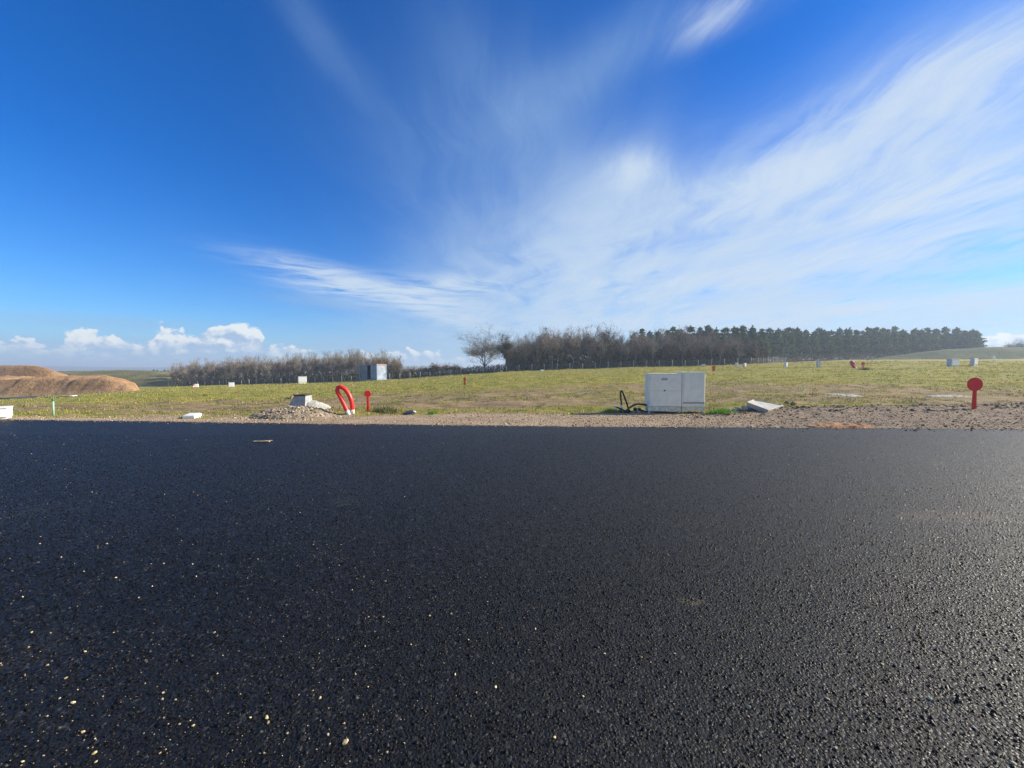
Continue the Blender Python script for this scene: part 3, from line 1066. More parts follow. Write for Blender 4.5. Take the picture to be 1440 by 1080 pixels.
box_unit(1105, 515.5, 3.4, 6.2, "slim bright white box standing alone before the pine wood", M_WHITE, rz=R(30))
box_unit(1151, 516.5, 4.6, 8.6, "blue-grey upright box left of the distant red loop", M_GREYBOX)
box_unit(1340, 516, 17.5, 11, "wide blue-grey cabinet below the grassy bank, the larger of two", M_GREYBOX, rz=R(16))
box_unit(1369.5, 515.5, 13, 10.5, "grey cabinet with a bright sunlit side below the grassy bank", M_GREYBOX, rz=R(24))
box_unit(1396.5, 505.2, 5.2, 5.2, "small pale box up against the foot of the grassy bank", M_WHITE)
box_unit(-1.0, 588.5, 20, 15.0, "big bright white box on a narrower base cut by the left picture edge", M_WHITE, rz=R(42), depth=0.5)
SLABS = []


def flat_slab(name, px, py, w_px, h_px, d_m, m, label, cat, ry=0.0, rx=0.0, rz=0.0, thick=None):
    g = on_ground(px, py)
    s = g.y / FPX
    T = thick or h_px * s * 0.75
    t = thing(name, g, label, cat, None, rz)
    MB().box((0, 0, 0), (w_px * s, d_m, T), rot(rx, ry, 0), bevel=min(0.012, T * .2)).build("slab", m, t, loc=(0, 0, T * 0.5))
    MB().box((0, 0, 0), (w_px * s * 0.82, d_m * 0.76, 0.02), rot(rx, ry, 0), bevel=0.005).build("raised_panel", m, t, loc=(0, 0, T + 0.006))
    return t


flat_slab("chamber_lid", 270.5, 588, 15, 5, 0.36, M_WHITE, "white chamber lid lying flat on the grass edge beside the road", "lid", rz=R(10), rx=R(6), thick=0.09)
flat_slab("chamber_lid", 102.5, 557.5, 6, 2.6, 0.6, M_WHITE, "small white slab lying below the bare earth mound", "lid", rx=R(10))
flat_slab("chamber_lid", 587.5, 529.5, 7, 2.8, 0.9, M_WHITE, "white slab in the grass right of the shipping container", "lid", rx=R(10))
flat_slab("chamber_lid", 645, 526.3, 4.6, 2.2, 0.7, M_WHITE, "white slab in the grass under the spreading oak", "lid", rx=R(10))
flat_slab("chamber_lid", 705, 523.3, 4.0, 2.2, 0.7, M_WHITE, "white slab at the fence foot under the ivy-covered tree", "lid", rx=R(10))
flat_slab("chamber_lid", 762.5, 521.8, 4.6, 2.2, 0.7, M_WHITE, "white slab in the grass before the left part of the brown wood", "lid", rx=R(10))
flat_slab("access_cover", 576, 581.2, 14, 3.2, 0.45, M_BLACK, "dark flat cover lying at the edge of the verge right of the red disc", "cover", rx=R(8), thick=0.07)
p_ = on_ground(583.5, 580.2)
tag(MB().rock((0, 0, 0), (0.07, 0.06, 0.05), 5, 2).build("white_stone", M_WHITE, None, loc=p_ + Vector((0, -0.1, 0.03))), "white stone at the end of the dark flat cover", "stone")


# cone, drum and mesh left at the wood's edge
def cone_at(px, py, h_px, label):
    g = on_ground(px, py)
    s = g.y / FPX
    H = h_px * s
    t = thing("traffic_cone", g, label, "cone")
    MB().lathe([(H * .30, .05), (H * .28, .07), (H * .06, H), (0.01, H + .01)], 20).build("cone_body", M_ORANGE, t, True)
    MB().box((0, 0, .02), (H * .8, H * .8, .06), bevel=.01).build("cone_base", M_ORANGE, t)
    MB().lathe([(H * .225, H * .30), (H * .235, H * .30), (H * .170, H * .55), (H * .16, H * .55)], 20).build("white_band", M_WHITE, t, True)


cone_at(272, 545.5, 5.4, "tiny orange cone beside a tiny white box by the left wood")
g_ = on_ground(481, 534.5)
t_ = thing("cable_drum", g_, "faded orange drum beside the narrow white box left of the container", "drum")
MB().lathe([(0.36, 0), (0.36, .08), (.26, .09), (.26, .62), (.36, .63), (.36, .71), (.02, .71)], 20).build("drum_body", mat("faded_orange", (0.55, 0.22, 0.13), 0.7, vary=(6, .2)), t_)
for a_ in (0.1, 0.62):
    MB().lathe([(0.375, a_), (0.39, a_ + .02), (.375, a_ + .04)], 20).build("hoop", M_WHITE, t_)
g_ = on_ground(378, 539.4)
s_ = g_.y / FPX
vs_, fs_ = [], []
for i in range(13):
    x_ = (i / 12 - .5) * 11 * s_
    z_ = 0.28 + 0.12 * math.sin(i * 1.7) - 0.012 * i
    vs_ += [(x_, 0.1 * math.sin(i), 0), (x_, 0.1 * math.sin(i) + .05, z_), (x_, 0.1 * math.sin(i) + .09, z_), (x_, 0.1 * math.sin(i) + .13, 0)]
for i in range(12):
    for k in range(3):
        fs_.append((4 * i + k, 4 * i + 4 + k, 4 * i + 5 + k, 4 * i + 1 + k))
tag(MB().add(vs_, fs_).build("warning_mesh", mat("red_mesh", (0.42, 0.10, 0.06), 0.8, vary=(4, .3)), None, loc=g_), "low crumpled strip of dull red mesh right of the low white box", "mesh")
g_ = on_ground(1228, 512.5)
s_ = g_.y / FPX
tag(MB().add([(v[0] * .9, v[1], v[2] * .9) for v in vs_], fs_).build("warning_mesh", mat("orange_mesh", (0.36, 0.17, 0.08), 0.8, vary=(4, .3)), None, loc=g_), "faint orange strip of mesh right of the distant red disc", "mesh")

# marker post, left
g_ = on_ground(75.5, 584)
s_ = g_.y / FPX
t_ = thing("marker_post", g_, "slim pale green post with a dark green cap in the grass, far left", "post")
MB().tube([(0, 0, -.1), (0, 0, 22 * s_)], 1.0 * s_, 12).build("post_shaft", M_GREEN, t_, True)
MB().lathe([(1.2 * s_, 21 * s_), (1.3 * s_, 21.3 * s_), (1.3 * s_, 24 * s_), (.9 * s_, 25 * s_)], 14).build("post_cap", M_GREEN2, t_, True)


# shipping container
def container():
    corner = Vector((ray(530, 535)[0] * 86, 86.0, 0))
    corner.z = P(530, 534.6, 86)[2]
    # the doors face the camera side; the long ribbed side turns right into the sun
    t = thing("shipping_container", corner, "old blue-grey shipping container with one door open in front of the left wood", "container", rz=R(-22))
    L, Wd, H = 3.3, 5.2, 3.5
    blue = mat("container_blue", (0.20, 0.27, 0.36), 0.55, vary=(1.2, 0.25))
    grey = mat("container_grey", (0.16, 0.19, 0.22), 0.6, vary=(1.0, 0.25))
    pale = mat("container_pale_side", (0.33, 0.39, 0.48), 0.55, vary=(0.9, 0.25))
    rust = mat("container_rust", (0.42, 0.16, 0.08), 0.8, vary=(2.5, 0.4))
    dark = mat("container_inside_shade", (0.010, 0.011, 0.013), 0.9)  # near-black paints the interior shade into the lining and floor
    # frame: posts and rails (front face lies on y = 0, from x = -Wd to 0)
    f = MB()
    for x in (-Wd + .08, -.08):
        for y in (.08, L - .08):
            f.box((x, y, H / 2), (.16, .16, H), bevel=.015)
    for z in (.1, H - .1):
        f.box((-Wd / 2, .08, z), (Wd - .32, .14, .18)).box((-Wd / 2, L - .08, z), (Wd - .32, .14, .18))
        f.box((-Wd + .08, L / 2, z), (.14, L - .32, .18)).box((-.08, L / 2, z), (.14, L - .32, .18))
    f.build("frame", blue, t)
    MB().box((-.03, L / 2, H + .01), (.05, L - .4, .22), bevel=.01).box((-Wd * .3, -.01, H + .01), (Wd * .5, .05, .16), bevel=.01).build("rusty_rail", rust, t)
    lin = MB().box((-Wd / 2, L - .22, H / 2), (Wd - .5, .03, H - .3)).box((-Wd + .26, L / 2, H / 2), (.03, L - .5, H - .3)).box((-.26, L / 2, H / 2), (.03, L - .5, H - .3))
    lin.box((-Wd / 2, L / 2, H - .24), (Wd - .56, L - .5, .03)).build("shade_lining", dark, t)  # dark sheets added inside so the open doorway reads as deep shade

    def ribbed(p0, p1, z0, z1, depth=.05, pitch=.28):
        p0, p1 = Vector((*p0, 0)), Vector((*p1, 0))
        n = max(4, int((p1 - p0).length / pitch) * 4)
        d = (p1 - p0) / n
        nr = Vector((-d.y, d.x, 0)).normalized()
        vs, fs = [], []
        for i in range(n + 1):
            q = p0 + d * i + nr * (depth if (i % 4) in (1, 2) else 0)
            for off in (0, .03):
                for z in (z0, z1):
                    r = q + nr * off
                    vs.append((r.x, r.y, z))
        for i in range(n):
            k = 4 * i
            fs += [(k, k + 4, k + 5, k + 1), (k + 3, k + 7, k + 6, k + 2), (k + 1, k + 5, k + 7, k + 3)]
        return MB().add(vs, fs)
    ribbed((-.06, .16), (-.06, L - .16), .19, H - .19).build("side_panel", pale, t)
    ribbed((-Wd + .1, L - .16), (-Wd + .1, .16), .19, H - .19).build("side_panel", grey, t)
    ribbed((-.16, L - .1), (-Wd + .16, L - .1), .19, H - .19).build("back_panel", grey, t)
    ribbed((-Wd + .16, .1), (-Wd * .56, .1), .19, H - .19, .05, .3).build("front_panel", grey, t)
    MB().box((-Wd / 2, L / 2, H + .0), (Wd - .1, L - .1, .06)).build("roof", pale, t)
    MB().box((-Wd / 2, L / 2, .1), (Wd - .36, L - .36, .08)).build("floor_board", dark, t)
    door = MB().box((-Wd * .175, -.06, H / 2), (Wd * .29, .07, H - .42), bevel=.01).build("door", blue, t)
    for x in (-Wd * .25, -Wd * .10):
        MB().tube([(x, -.12, .3), (x, -.12, H - .3)], .03, 8).build("lock_bar", M_METAL, door)
    MB().box((-Wd * .55, .12, H / 2), (.08, .12, H - .4)).build("door_jamb", blue, t)
    return t


container()


# wire fence round the woods
def fence():
    ctrl = [(236, 124), (300, 119.5), (380, 113), (470, 107), (590, 100), (640, 96), (720, 91), (900, 91), (1062, 90), (1110, 104)]
    pts = [Vector((ray(px, 519)[0] * Y, Y, 0)) for px, Y in ctrl]
    line, step, carry = [], 3.0, 0.0
    for a, b in zip(pts[:-1], pts[1:]):
        L = (b - a).length
        d = carry
        while d < L:
            line.append(a + (b - a) * (d / L))
            d += step
        carry = d - L
    for p in line:
        p.z = gz1(p.x, p.y)
    t = thing("wire_fence", line[0], "long wire fence on pale wooden posts along the foot of the woods", "fence")
    b = line[0].copy()
    proto = None
    for i, p in enumerate(line[:99]):
        if proto is None:
            m = MB()
            m.tube([(0, 0, -.3), (0, 0, 1.40), (0, 0, 1.5)], [.085, .078, .05], 8)
            proto = m.build("post", M_POST, t, True)
            o = proto
        else:
            o = proto.copy()
            COL.objects.link(o)
        o.location = p - b
        o.rotation_euler = (R(random.uniform(-2.5, 2.5)), R(random.uniform(-3, 3)), random.uniform(0, 3))
        o.scale = (1, 1, random.uniform(.92, 1.08))
    wm = MB()
    for h in (.15, .45, .75, 1.05, 1.32):
        wm.tube([(q - b + Vector((0, -.09, h)))[:] for q in line], .012, 4)
    wm.build("wire", M_WIRE, t)
    return line


FENCE = fence()


# heaps beside the red loop
def heap(name, px, py, w_px, h_px, d_m, material, label, cat, seed, rough=.3, kind=None, skew=0.0):
    g = on_ground(px, py)
    s = g.y / FPX
    W, H = w_px * s, h_px * s
    n, m = 64, 34
    xs = np.linspace(-1.1, 1.1, n)
    ys = np.linspace(-1.1, 1.1, m)
    X, Y = np.meshgrid(xs, ys)
    r = np.hypot(X, Y)
    Z = H * np.clip(1 - r ** 2.2, 0, 1) ** 0.9 * (1 + skew * X)
    wx, wy = g.x + X * W / 2, g.y + .25 + Y * d_m / 2
    Z = Z * (0.65 + 0.7 * fbm(wx / .5, wy / .4, seed)) + (fbm(wx / .12, wy / .12, seed + 3, 3) - .5) * .08 * rough * 3 * (r < 1.0)
    Z = np.where(r > 1.0, -.12, Z)
    zz = gz(wx, wy, False) - g.z + Z
    idx = np.arange(n * m).reshape(m, n)
    faces = np.stack([idx[:-1, :-1], idx[:-1, 1:], idx[1:, 1:], idx[1:, :-1]], -1).reshape(-1, 4)
    o = raw_mesh(name, np.stack([X * W / 2, Y * d_m / 2 + .25, zz], -1).reshape(-1, 3), faces, material, False)
    o.location = g
    return tag(o, label, cat, None, kind)


M_HEAP = earth_mat("gravelly_soil", (0.25, 0.19, 0.13), (0.36, 0.285, 0.20), (0.15, 0.115, 0.085), 6)
M_PALE = earth_mat("pale_mortar", (0.42, 0.40, 0.34), (0.52, 0.50, 0.44), (0.30, 0.28, 0.22), 6)
HEAP = heap("gravel_heap", 407, 586, 122, 11.5, 1.8, M_HEAP, "long brown heap of stony soil left of the red duct loop", "heap", 3, .5, None, .1)
heap("mortar_heap", 436, 577, 52, 13, 1.0, M_PALE, "pale grey-white heap of dried mortar on top of the stony heap", "heap", 9, .2, None, -.3)
heap("soil_mound", 412, 560, 11, 7, 1.0, earth_mat("brown_soil", (.26, .18, .09), (.32, .23, .12), (.17, .12, .07), 4), "small brown soil mound behind the concrete block", "mound", 19, .3)
g_ = on_ground(409, 579)
s_ = g_.y / FPX
t_ = thing("concrete_block", g_ + Vector((0, .35, .08)), "grey flat-topped concrete block sunk into the stony heap", "block", rz=R(3))
vs_ = [(-13 * s_, 0, 0), (12 * s_, 0, 0), (12 * s_, .6, 0), (-13 * s_, .6, 0), (-4.5 * s_, .05, 17 * s_), (12 * s_, .05, 17.5 * s_), (12.5 * s_, .5, 18 * s_), (-2.5 * s_, .5, 18 * s_)]
MB().add(vs_, [(0, 3, 2, 1), (4, 5, 6, 7), (0, 1, 5, 4), (1, 2, 6, 5), (2, 3, 7, 6), (3, 0, 4, 7)]).build("block_body", M_CONCG, t_)
MB().box((4.2 * s_, .28, 18.3 * s_), (17 * s_, .52, .05), bevel=.01).build("block_rim", M_CLOD, t_)

# tilted concrete slab on rubble, right
g_ = on_ground(1080, 577)
s_ = g_.y / FPX
t_ = thing("concrete_slab", g_, "pale concrete slab tilted on rubble right of the cabinet", "slab")
c_ = [(-27 * s_, .10, 10.0 * s_), (6 * s_, .95, 10.6 * s_), (38 * s_, .55, 4.0 * s_), (-9 * s_, -.30, 0.8 * s_)]
lo_ = [(x, y + .02, z - .12) for x, y, z in c_]
MB().add(c_ + lo_, [(3, 2, 1, 0), (4, 5, 6, 7), (0, 1, 5, 4), (1, 2, 6, 5), (2, 3, 7, 6), (3, 0, 4, 7)]).build("slab_plate", M_CONC, t_)
lip = MB()
for a_, b_ in zip(c_, c_[1:] + c_[:1]):
    lip.tube([(a_[0], a_[1], a_[2] + .004), (b_[0], b_[1], b_[2] + .004)], .022, 6)
lip.build("slab_rim", M_CONC, t_)
RUB = [(1050, 576, 9, 7), (1058, 577, 10, 6), (1043, 580, 8, 4.5), (1036, 581, 7, 3.5), (1062, 573, 8, 6), (1052, 571, 6, 6), (1068, 578, 7, 3), (1030, 582, 5, 3)]
for k, (px, py, w_, h_) in enumerate(RUB):
    o = MB().rock((0, 0, 0), (w_ * s_ * .5, w_ * s_ * .42, h_ * s_ * .55), 70 + k, 2, .16).build("rubble_stone", M_CONCG if k % 2 else M_STONE, None,
        loc=(g_.x + (px - 1080) * s_, g_.y + .1 + .08 * (k % 3), gz1(g_.x + (px - 1080) * s_, g_.y) + .06))
    tag(o, "grey rubble stone propping the tilted concrete slab", "stone", "rubble under the tilted concrete slab")
for k, (px, py, w_, h_) in enumerate(((1106, 568, 8, 7), (1115, 569.5, 8, 6), (1122, 571, 6, 4))):
    g2 = on_ground(px, py + 3)
    o = MB().rock((0, 0, 0), (w_ * s_ * .5, w_ * s_ * .45, h_ * s_ * .5), 90 + k, 2, .2).build("soil_clod", mat("tan_clod", (.24, .18, .10), .95, bump=(30, .01), vary=(8, .35)), None, loc=g2 + Vector((0, 0, .05)))
    tag(o, "tan soil clod at the right tip of the tilted concrete slab", "clod", "tan clods right of the tilted concrete slab")

# rusty clay spilled at the road edge
heap("clay_patch", 1192, 602.5, 98, 4.2, .75, earth_mat("orange_clay", (.33, .16, .08), (.47, .29, .16), (.22, .085, .05), 7), None, None, 29, .35, 'stuff')

# offcut of wood on the asphalt
Yw = CAM_H / -ray(368, 621.5)[2]
t_ = thing("wood_offcut", (ray(368, 621)[0] * Yw, Yw, .0), "thin pale offcut of wood lying on the black asphalt", "offcut", rz=R(3))
MB().box((0, 0, .012), (.30, .05, .018), bevel=.003).build("board", M_WOOD, t_)
MB().box((.11, .035, .018), (.12, .03, .012), rot(0, 0, R(12)), bevel=.002).build("splinter", M_WOOD, t_)

# bare chalky patches in the field
for k, (px, py, w_, d_) in enumerate(((1192, 557, 44, 1.5), (1148, 559, 16, .9), (1352, 558.5, 80, 1.1))):
    heap("chalk_patch", px, py, w_, 1.6, d_, M_PALE, None, None, 130 + k, .35, 'structure')


# ------------------------------------------------------------------ stones
def pebbles():
    """pale loose stones on the asphalt, each one a thing"""
    tones = [mat("pale_pebble", (.58, .45, .21), .85, vary=(2, .3)), mat("tan_pebble", (.36, .26, .13), .9, vary=(2, .35)),
             mat("grey_pebble", (.46, .36, .20), .9, vary=(2, .3)), mat("white_pebble", (.62, .52, .32), .85, vary=(2, .2))]
    protos = []
    for k in range(12):
        m = MB().rock((0, 0, 0), (1.0, random.uniform(.5, .95), random.uniform(.4, .65)), 100 + k, 1 if k % 3 else 2, .2)
        me_o = m.build("pebble", tones[k % 4], None, False)
        protos.append(me_o)
    seen = [(120, 917, .9), (230, 975, 1.1), (228, 984, .9), (103, 989, 1.2), (375, 1010, 1.4), (377, 1017, 1), (486, 1045, 1.6), (1307, 983, 1.4),
            (133, 1060, 1.2), (40, 911, .9), (230, 793, .9), (163, 813, 1), (32, 840, .9), (44, 890, 1), (93, 954, .9), (247, 985, .9), (117, 1030, 1),
            (67, 936, .8), (66, 1008, .7), (352, 1010, .8), (230, 1010, .5), (272, 1021, .9), (634, 864, 1.1), (670, 975, 1), (697, 967, .9), (500, 949, .8),
            (461, 1034, .9), (544, 1059, .8), (753, 885, .9), (850, 920, 1), (902, 925, .7), (949, 920, .8), (1053, 996, 1.3), (1164, 984, 1.2),
            (820, 980, .8), (780, 1038, .9), (1372, 1026, 1.0), (1241, 935, 1.0), (543, 818, .8), (578, 907, .8), (539, 868, .8), (518, 868, .7),
            (640, 949, .8), (450, 982, .8), (338, 977, .8), (404, 1032, .8), (135, 1072, .7), (32, 1072, .9), (1425, 1075, 1.2), (1175, 1053, 1.0),
            (150, 765, .9), (56, 765, .9), (86, 784, .8), (118, 804, .8), (195, 841, .9), (276, 811, .8), (214, 825, .7), (160, 890, .7)]
    seen = [(a, b, c * 1.3) for a, b, c in seen]
    for _ in range(225):
        px = 1440 * random.random() ** 1.15
        py = 612 + 460 * random.random() ** 1.25
        seen.append((px, py, random.uniform(.35, .8)))
    for k, (px, py, sz) in enumerate(seen):
        r = ray(px, py)
        Y = CAM_H / -r[2]
        if Y > edge_y(r[0] * Y) - .1:
            continue
        o = protos[k] if k < 12 else protos[random.randrange(12)].copy()
        if k >= 12:
            COL.objects.link(o)
        s = .0056 * sz * (1 + max(0, Y - 2.2) * .22)
        o.location = (r[0] * Y, Y, .001 + s * .3)
        o.rotation_euler = (random.uniform(-.3, .3), random.uniform(-.3, .3), random.uniform(0, 6.28))
        o.scale = (s, s, s)
        tag(o, "small pale loose pebble lying on the black asphalt", "pebble", "pale pebbles scattered over the asphalt")


pebbles()


def stones_mesh(name, xy, z, size, cols, material, flat=.6):
    """many small stones as one mesh of irregular octahedra"""
    n = len(xy)
    base = np.array([(1, 0, 0), (0, 1, 0), (-1, 0, 0), (0, -1, 0), (0, 0, 1), (0, 0, -1)], float)
    tri = np.array([(0, 1, 4), (1, 2, 4), (2, 3, 4), (3, 0, 4), (1, 0, 5), (2, 1, 5), (3, 2, 5), (0, 3, 5)])
    k = rng.uniform(.6, 1.15, (n, 6, 1))
    a = rng.uniform(0, 2 * np.pi, n)
    v = base[None] * k
    v[:, :, 2] *= flat
    v[:, 4, :2] += rng.uniform(-.45, .45, (n, 2))
    ca, sa = np.cos(a)[:, None], np.sin(a)[:, None]
    vx = v[:, :, 0] * ca - v[:, :, 1] * sa * rng.uniform(.6, 1, (n, 1))
    vy = v[:, :, 0] * sa + v[:, :, 1] * ca
    s = size[:, None]
    V = np.stack([vx * s + xy[:, :1], vy * s + xy[:, 1:], v[:, :, 2] * s + z[:, None]], -1)
    F = tri[None] + (np.arange(n) * 6)[:, None, None]
    return raw_mesh(name, V.reshape(-1, 3), F.reshape(-1, 3), material, False, np.repeat(cols, 6, 0))


def gravel():
    n = 36000
    x = rng.uniform(-21, 24, n)
    e = edge_y(x)
    y1 = np.interp(x, VERGE_X, VERGE_Y)
    y = e + .02 + (y1 + .35 - e) * rng.random(n) ** 1.15
    size = np.exp(rng.normal(math.log(.0135), .45, n)).clip(.006, .05)
    size = size * np.where(x < -2, .68, 1.0)
    tone = rng.random((n, 1))
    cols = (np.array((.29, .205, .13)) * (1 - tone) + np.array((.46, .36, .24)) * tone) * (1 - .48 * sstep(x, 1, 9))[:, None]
    pale = rng.random(n) < .07
    cols[pale] = (.62, .57, .46)
    dk = rng.random(n) < .18
    cols[dk] = (.17, .13, .095)
    spill = rng.random(n) < .045
    y = np.where(spill, e - np.abs(rng.normal(0, .16, n)), y)
    z = np.where(spill, .002, gz(x, y)) + size * .2
    # clods on the right-hand ridge
    m = 1100
    cx = rng.uniform(5, 24, m)
    cy1 = np.interp(cx, VERGE_X, VERGE_Y)
    cy = cy1 - .55 + rng.normal(0, .45, m)
    cs = np.exp(rng.normal(math.log(.034), .45, m)).clip(.02, .11)
    cc = np.array((.15, .11, .075)) + np.array((.13, .105, .075)) * rng.random((m, 1))
    keep = cy > edge_y(cx) + .3
    xy = np.r_[np.c_[x, y], np.c_[cx, cy][keep]]
    # stones on the heap
    hx = HEAP.location.x + rng.normal(0, .62, 1100)
    hy = HEAP.location.y + .1 + rng.normal(0, .42, 1100)
    mw = HEAP.data
    co = np.zeros(len(mw.vertices) * 3, np.float32)
    mw.vertices.foreach_get('co', co)
    co = co.reshape(34, 64, 3) + np.array(HEAP.location)
    ix = np.interp(hx, co[0, :, 0], np.arange(64)).round().astype(int)
    iy = np.interp(hy, co[:, 0, 1], np.arange(34)).round().astype(int)
    hz = np.maximum(co[iy, ix, 2], gz(hx, hy))
    hs = np.exp(rng.normal(math.log(.026), .45, 1100)).clip(.01, .07)
    hc = np.array((.26, .205, .145)) + np.array((.28, .24, .19)) * rng.random((1100, 1)) ** 2
    hc[rng.random(1100) < .05] = (.62, .58, .48)
    xy = np.r_[xy, np.c_[hx, hy]]
    zz = np.r_[z, gz(cx[keep], cy[keep]) + cs[keep] * .2, hz + hs * .1]
    ss = np.r_[size, cs[keep], hs]
    cl = np.r_[cols, cc[keep], hc]
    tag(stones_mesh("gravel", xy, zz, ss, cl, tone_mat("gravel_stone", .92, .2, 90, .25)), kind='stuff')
    # loose grit on the asphalt, too small and too many to count
    n = 9000
    Y = 1.2 * np.exp(rng.random(n) * math.log(9.5 / 1.2))
    u = -1.45 + 2.9 * rng.random(n) ** 1.05
    x = u * Y
    ok = Y < edge_y(x) - .02
    x, Y = x[ok], Y[ok]
    size = np.exp(rng.normal(math.log(.0017), .4, len(x))) * (1 + (Y - 1.2) * .12)
    cols = np.array((.20, .15, .08)) + np.array((.26, .21, .13)) * rng.random((len(x), 1))
    clump = fbm(x / .8, Y / .8, 61)
    ok = clump > .42
    tag(stones_mesh("grit", np.c_[x, Y][ok], size[ok] * .3 + .002, size[ok], cols[ok], tone_mat("grit_stone", .9, .2, 200, .2)), kind='stuff')


gravel()


def chippings():
    """the coarse top of the new asphalt close by: bitumen-coated stones standing out of the binder"""
    n = 260000
    Y = 1.05 * np.exp(rng.random(n) * math.log(8.2 / 1.05))
    u = rng.uniform(-1.75, 1.75, n)
    x = u * Y
    ok = rng.random(n) < np.clip(Y * Y / 6.5, .26, 1)
    x, Y = x[ok], Y[ok]
    n = len(x)
    size = np.exp(rng.normal(math.log(.0060), .30, n)).clip(.003, .012)
    base = np.array([(1, 0, 0), (.3, .95, 0), (-.8, .6, 0), (-.8, -.6, 0), (.3, -.95, 0), (.25, .1, 1), (-.3, -.15, .9)], float)
    tri = np.array([(0, 1, 5), (1, 2, 5), (2, 6, 5), (2, 3, 6), (3, 4, 6), (4, 5, 6), (4, 0, 5)])
    k = rng.uniform(.65, 1.2, (n, 7, 1))
    v = base[None] * k
    v[:, :, 2] *= rng.uniform(.35, 1.05, (n, 1))
    v[:, 5:, :2] += rng.uniform(-.3, .3, (n, 2, 2))
    a = rng.uniform(0, 2 * np.pi, n)
    ca, sa = np.cos(a)[:, None], np.sin(a)[:, None]
    st = rng.uniform(.6, 1, (n, 1))
    vx, vy = v[:, :, 0] * ca - v[:, :, 1] * st * sa, v[:, :, 0] * sa + v[:, :, 1] * st * ca
    V = np.stack([vx * size[:, None] + x[:, None], vy * size[:, None] + Y[:, None], v[:, :, 2] * size[:, None] - .0012], -1)
    F = tri[None] + (np.arange(n) * 7)[:, None, None]
    t = rng.random((n, 1))
    cols = np.array((.0032, .0032, .0035)) + np.array((.0165, .0160, .0150)) * t ** 3
    worn = rng.random(n) < .015
    cols[worn] = (.09, .08, .062)
    q = ((x - 4.15) / .75) ** 2 + ((Y - 3.62) / .2) ** 2 + (fbm(x / .2, Y / .1, 88, 3) - .5) * 2.2
    mud = (1 - sstep(q, .5, 1.3))[:, None] * .7
    cols = cols * (1 - mud) + np.array((.045, .031, .022)) * mud
    m = tone_mat("coated_chipping", .48, .2, 120, .2)
    m.node_tree.nodes["Principled BSDF"].inputs["Specular Tint"].default_value = (1.0, .92, .80, 1)
    tag(raw_mesh("asphalt_chippings", V.reshape(-1, 3), F.reshape(-1, 3), m, False, np.repeat(cols, 7, 0)), kind='structure')


chippings()


# ------------------------------------------------------------------ grass
def grass():
    n = 95000
    Y = 10.9 * np.exp(rng.random(n) ** 0.9 * math.log(95 / 10.9))
    u = rng.uniform(-1.55, 1.6, n)
    x = u * Y
    y1 = np.interp(x, VERGE_X, VERGE_Y)
    Yb = np.interp(u, _bu, B_Y)
    patchy = fbm(x / 1.3, Y / .9, 71, 4)
    wide = fbm(x / 8, Y / 2.6, 74, 3)
    d = Y - y1
    dens = sstep(patchy + .35 * (wide - .5), .33, .50) * sstep(d, -.5, .5)
    dens = dens * (1 - .55 * np.exp(-((d - 9) / 6) ** 2) * sstep(wide, .42, .6))
    dens = dens * (1 - .85 * np.exp(-((d - 2.8) / 1.8) ** 2) * sstep(x, -6, -1) * (1 - sstep(x, 3.5, 5)) * .7)
    dens = dens * (1 - .55 * (1 - sstep(x, -7, -2)) * sstep(fbm(x / 3.1, Y / .8, 83, 3), .46, .58) * (1 - sstep(Y, 18, 30)))
    ok = (rng.random(n) < dens) & (Y < Yb) & (Y > y1 - .35)
    x, Y, d, wide, patchy = x[ok], Y[ok], d[ok], wide[ok], patchy[ok]
    n = len(x)
    blades = 6
    s = .044 * (1 + (Y - 12) * .032) * rng.uniform(.55, 1.6, n) * np.where(rng.random(n) < .035, 1.8, 1.0)
    green, olive, straw, brown = (np.array(c) for c in ((.205, .275, .036), (.44, .385, .070), (.50, .41, .18), (.24, .165, .08)))
    f = sstep(fbm(x / 4, Y / 2, 77, 3) + rng.normal(0, .12, n) - .0022 * (Y - 12), .34, .58)[:, None]
    c = olive * (1 - f) + green * f
    nearer = (1 - sstep(Y, 16, 30))[:, None] * sstep(fbm(x / 2.6, Y / 1.3, 79, 3), .42, .6)[:, None]
    c = c * (1 - .62 * nearer) + np.array((.105, .125, .035)) * .62 * nearer
    k = rng.random(n)
    c[k < .16] = straw * .85
    c[(k > .16) & (k < .28)] = brown
    # a bright tuft by the cabinet's right side and one left of it
    N = n * blades
    bx = np.repeat(x, blades) + rng.normal(0, 1, N) * np.repeat(s, blades) * .9
    by = np.repeat(Y, blades) + rng.normal(0, 1, N) * np.repeat(s, blades) * .7
    bz = gz(bx, by) - .008
    L = np.repeat(s, blades) * rng.uniform(.5, 1.4, N)
    wd = np.repeat(s, blades) * rng.uniform(.12, .26, N)
    a = rng.uniform(0, 2 * np.pi, N)
    lean = rng.uniform(.1, 1.0, N)
    dx, dy = np.cos(a), np.sin(a)
    base1 = np.c_[bx - dy * wd, by + dx * wd, bz]
    base2 = np.c_[bx + dy * wd, by - dx * wd, bz]
    tip = np.c_[bx + dx * L * lean, by + dy * L * lean, bz + L * np.sqrt(np.maximum(.08, 1 - .7 * lean ** 2))]
    V = np.stack([base1, base2, tip], 1).reshape(-1, 3)
    F = np.arange(N * 3).reshape(-1, 3)
    cc = np.repeat(c, blades, 0) * rng.uniform(.75, 1.25, (N, 1))
    o = raw_mesh("grass", V, F, tone_mat("grass_blade", .75, .25, 3, .15, .3), False, np.repeat(cc, 3, 0))
    tag(o, kind='stuff')


grass()


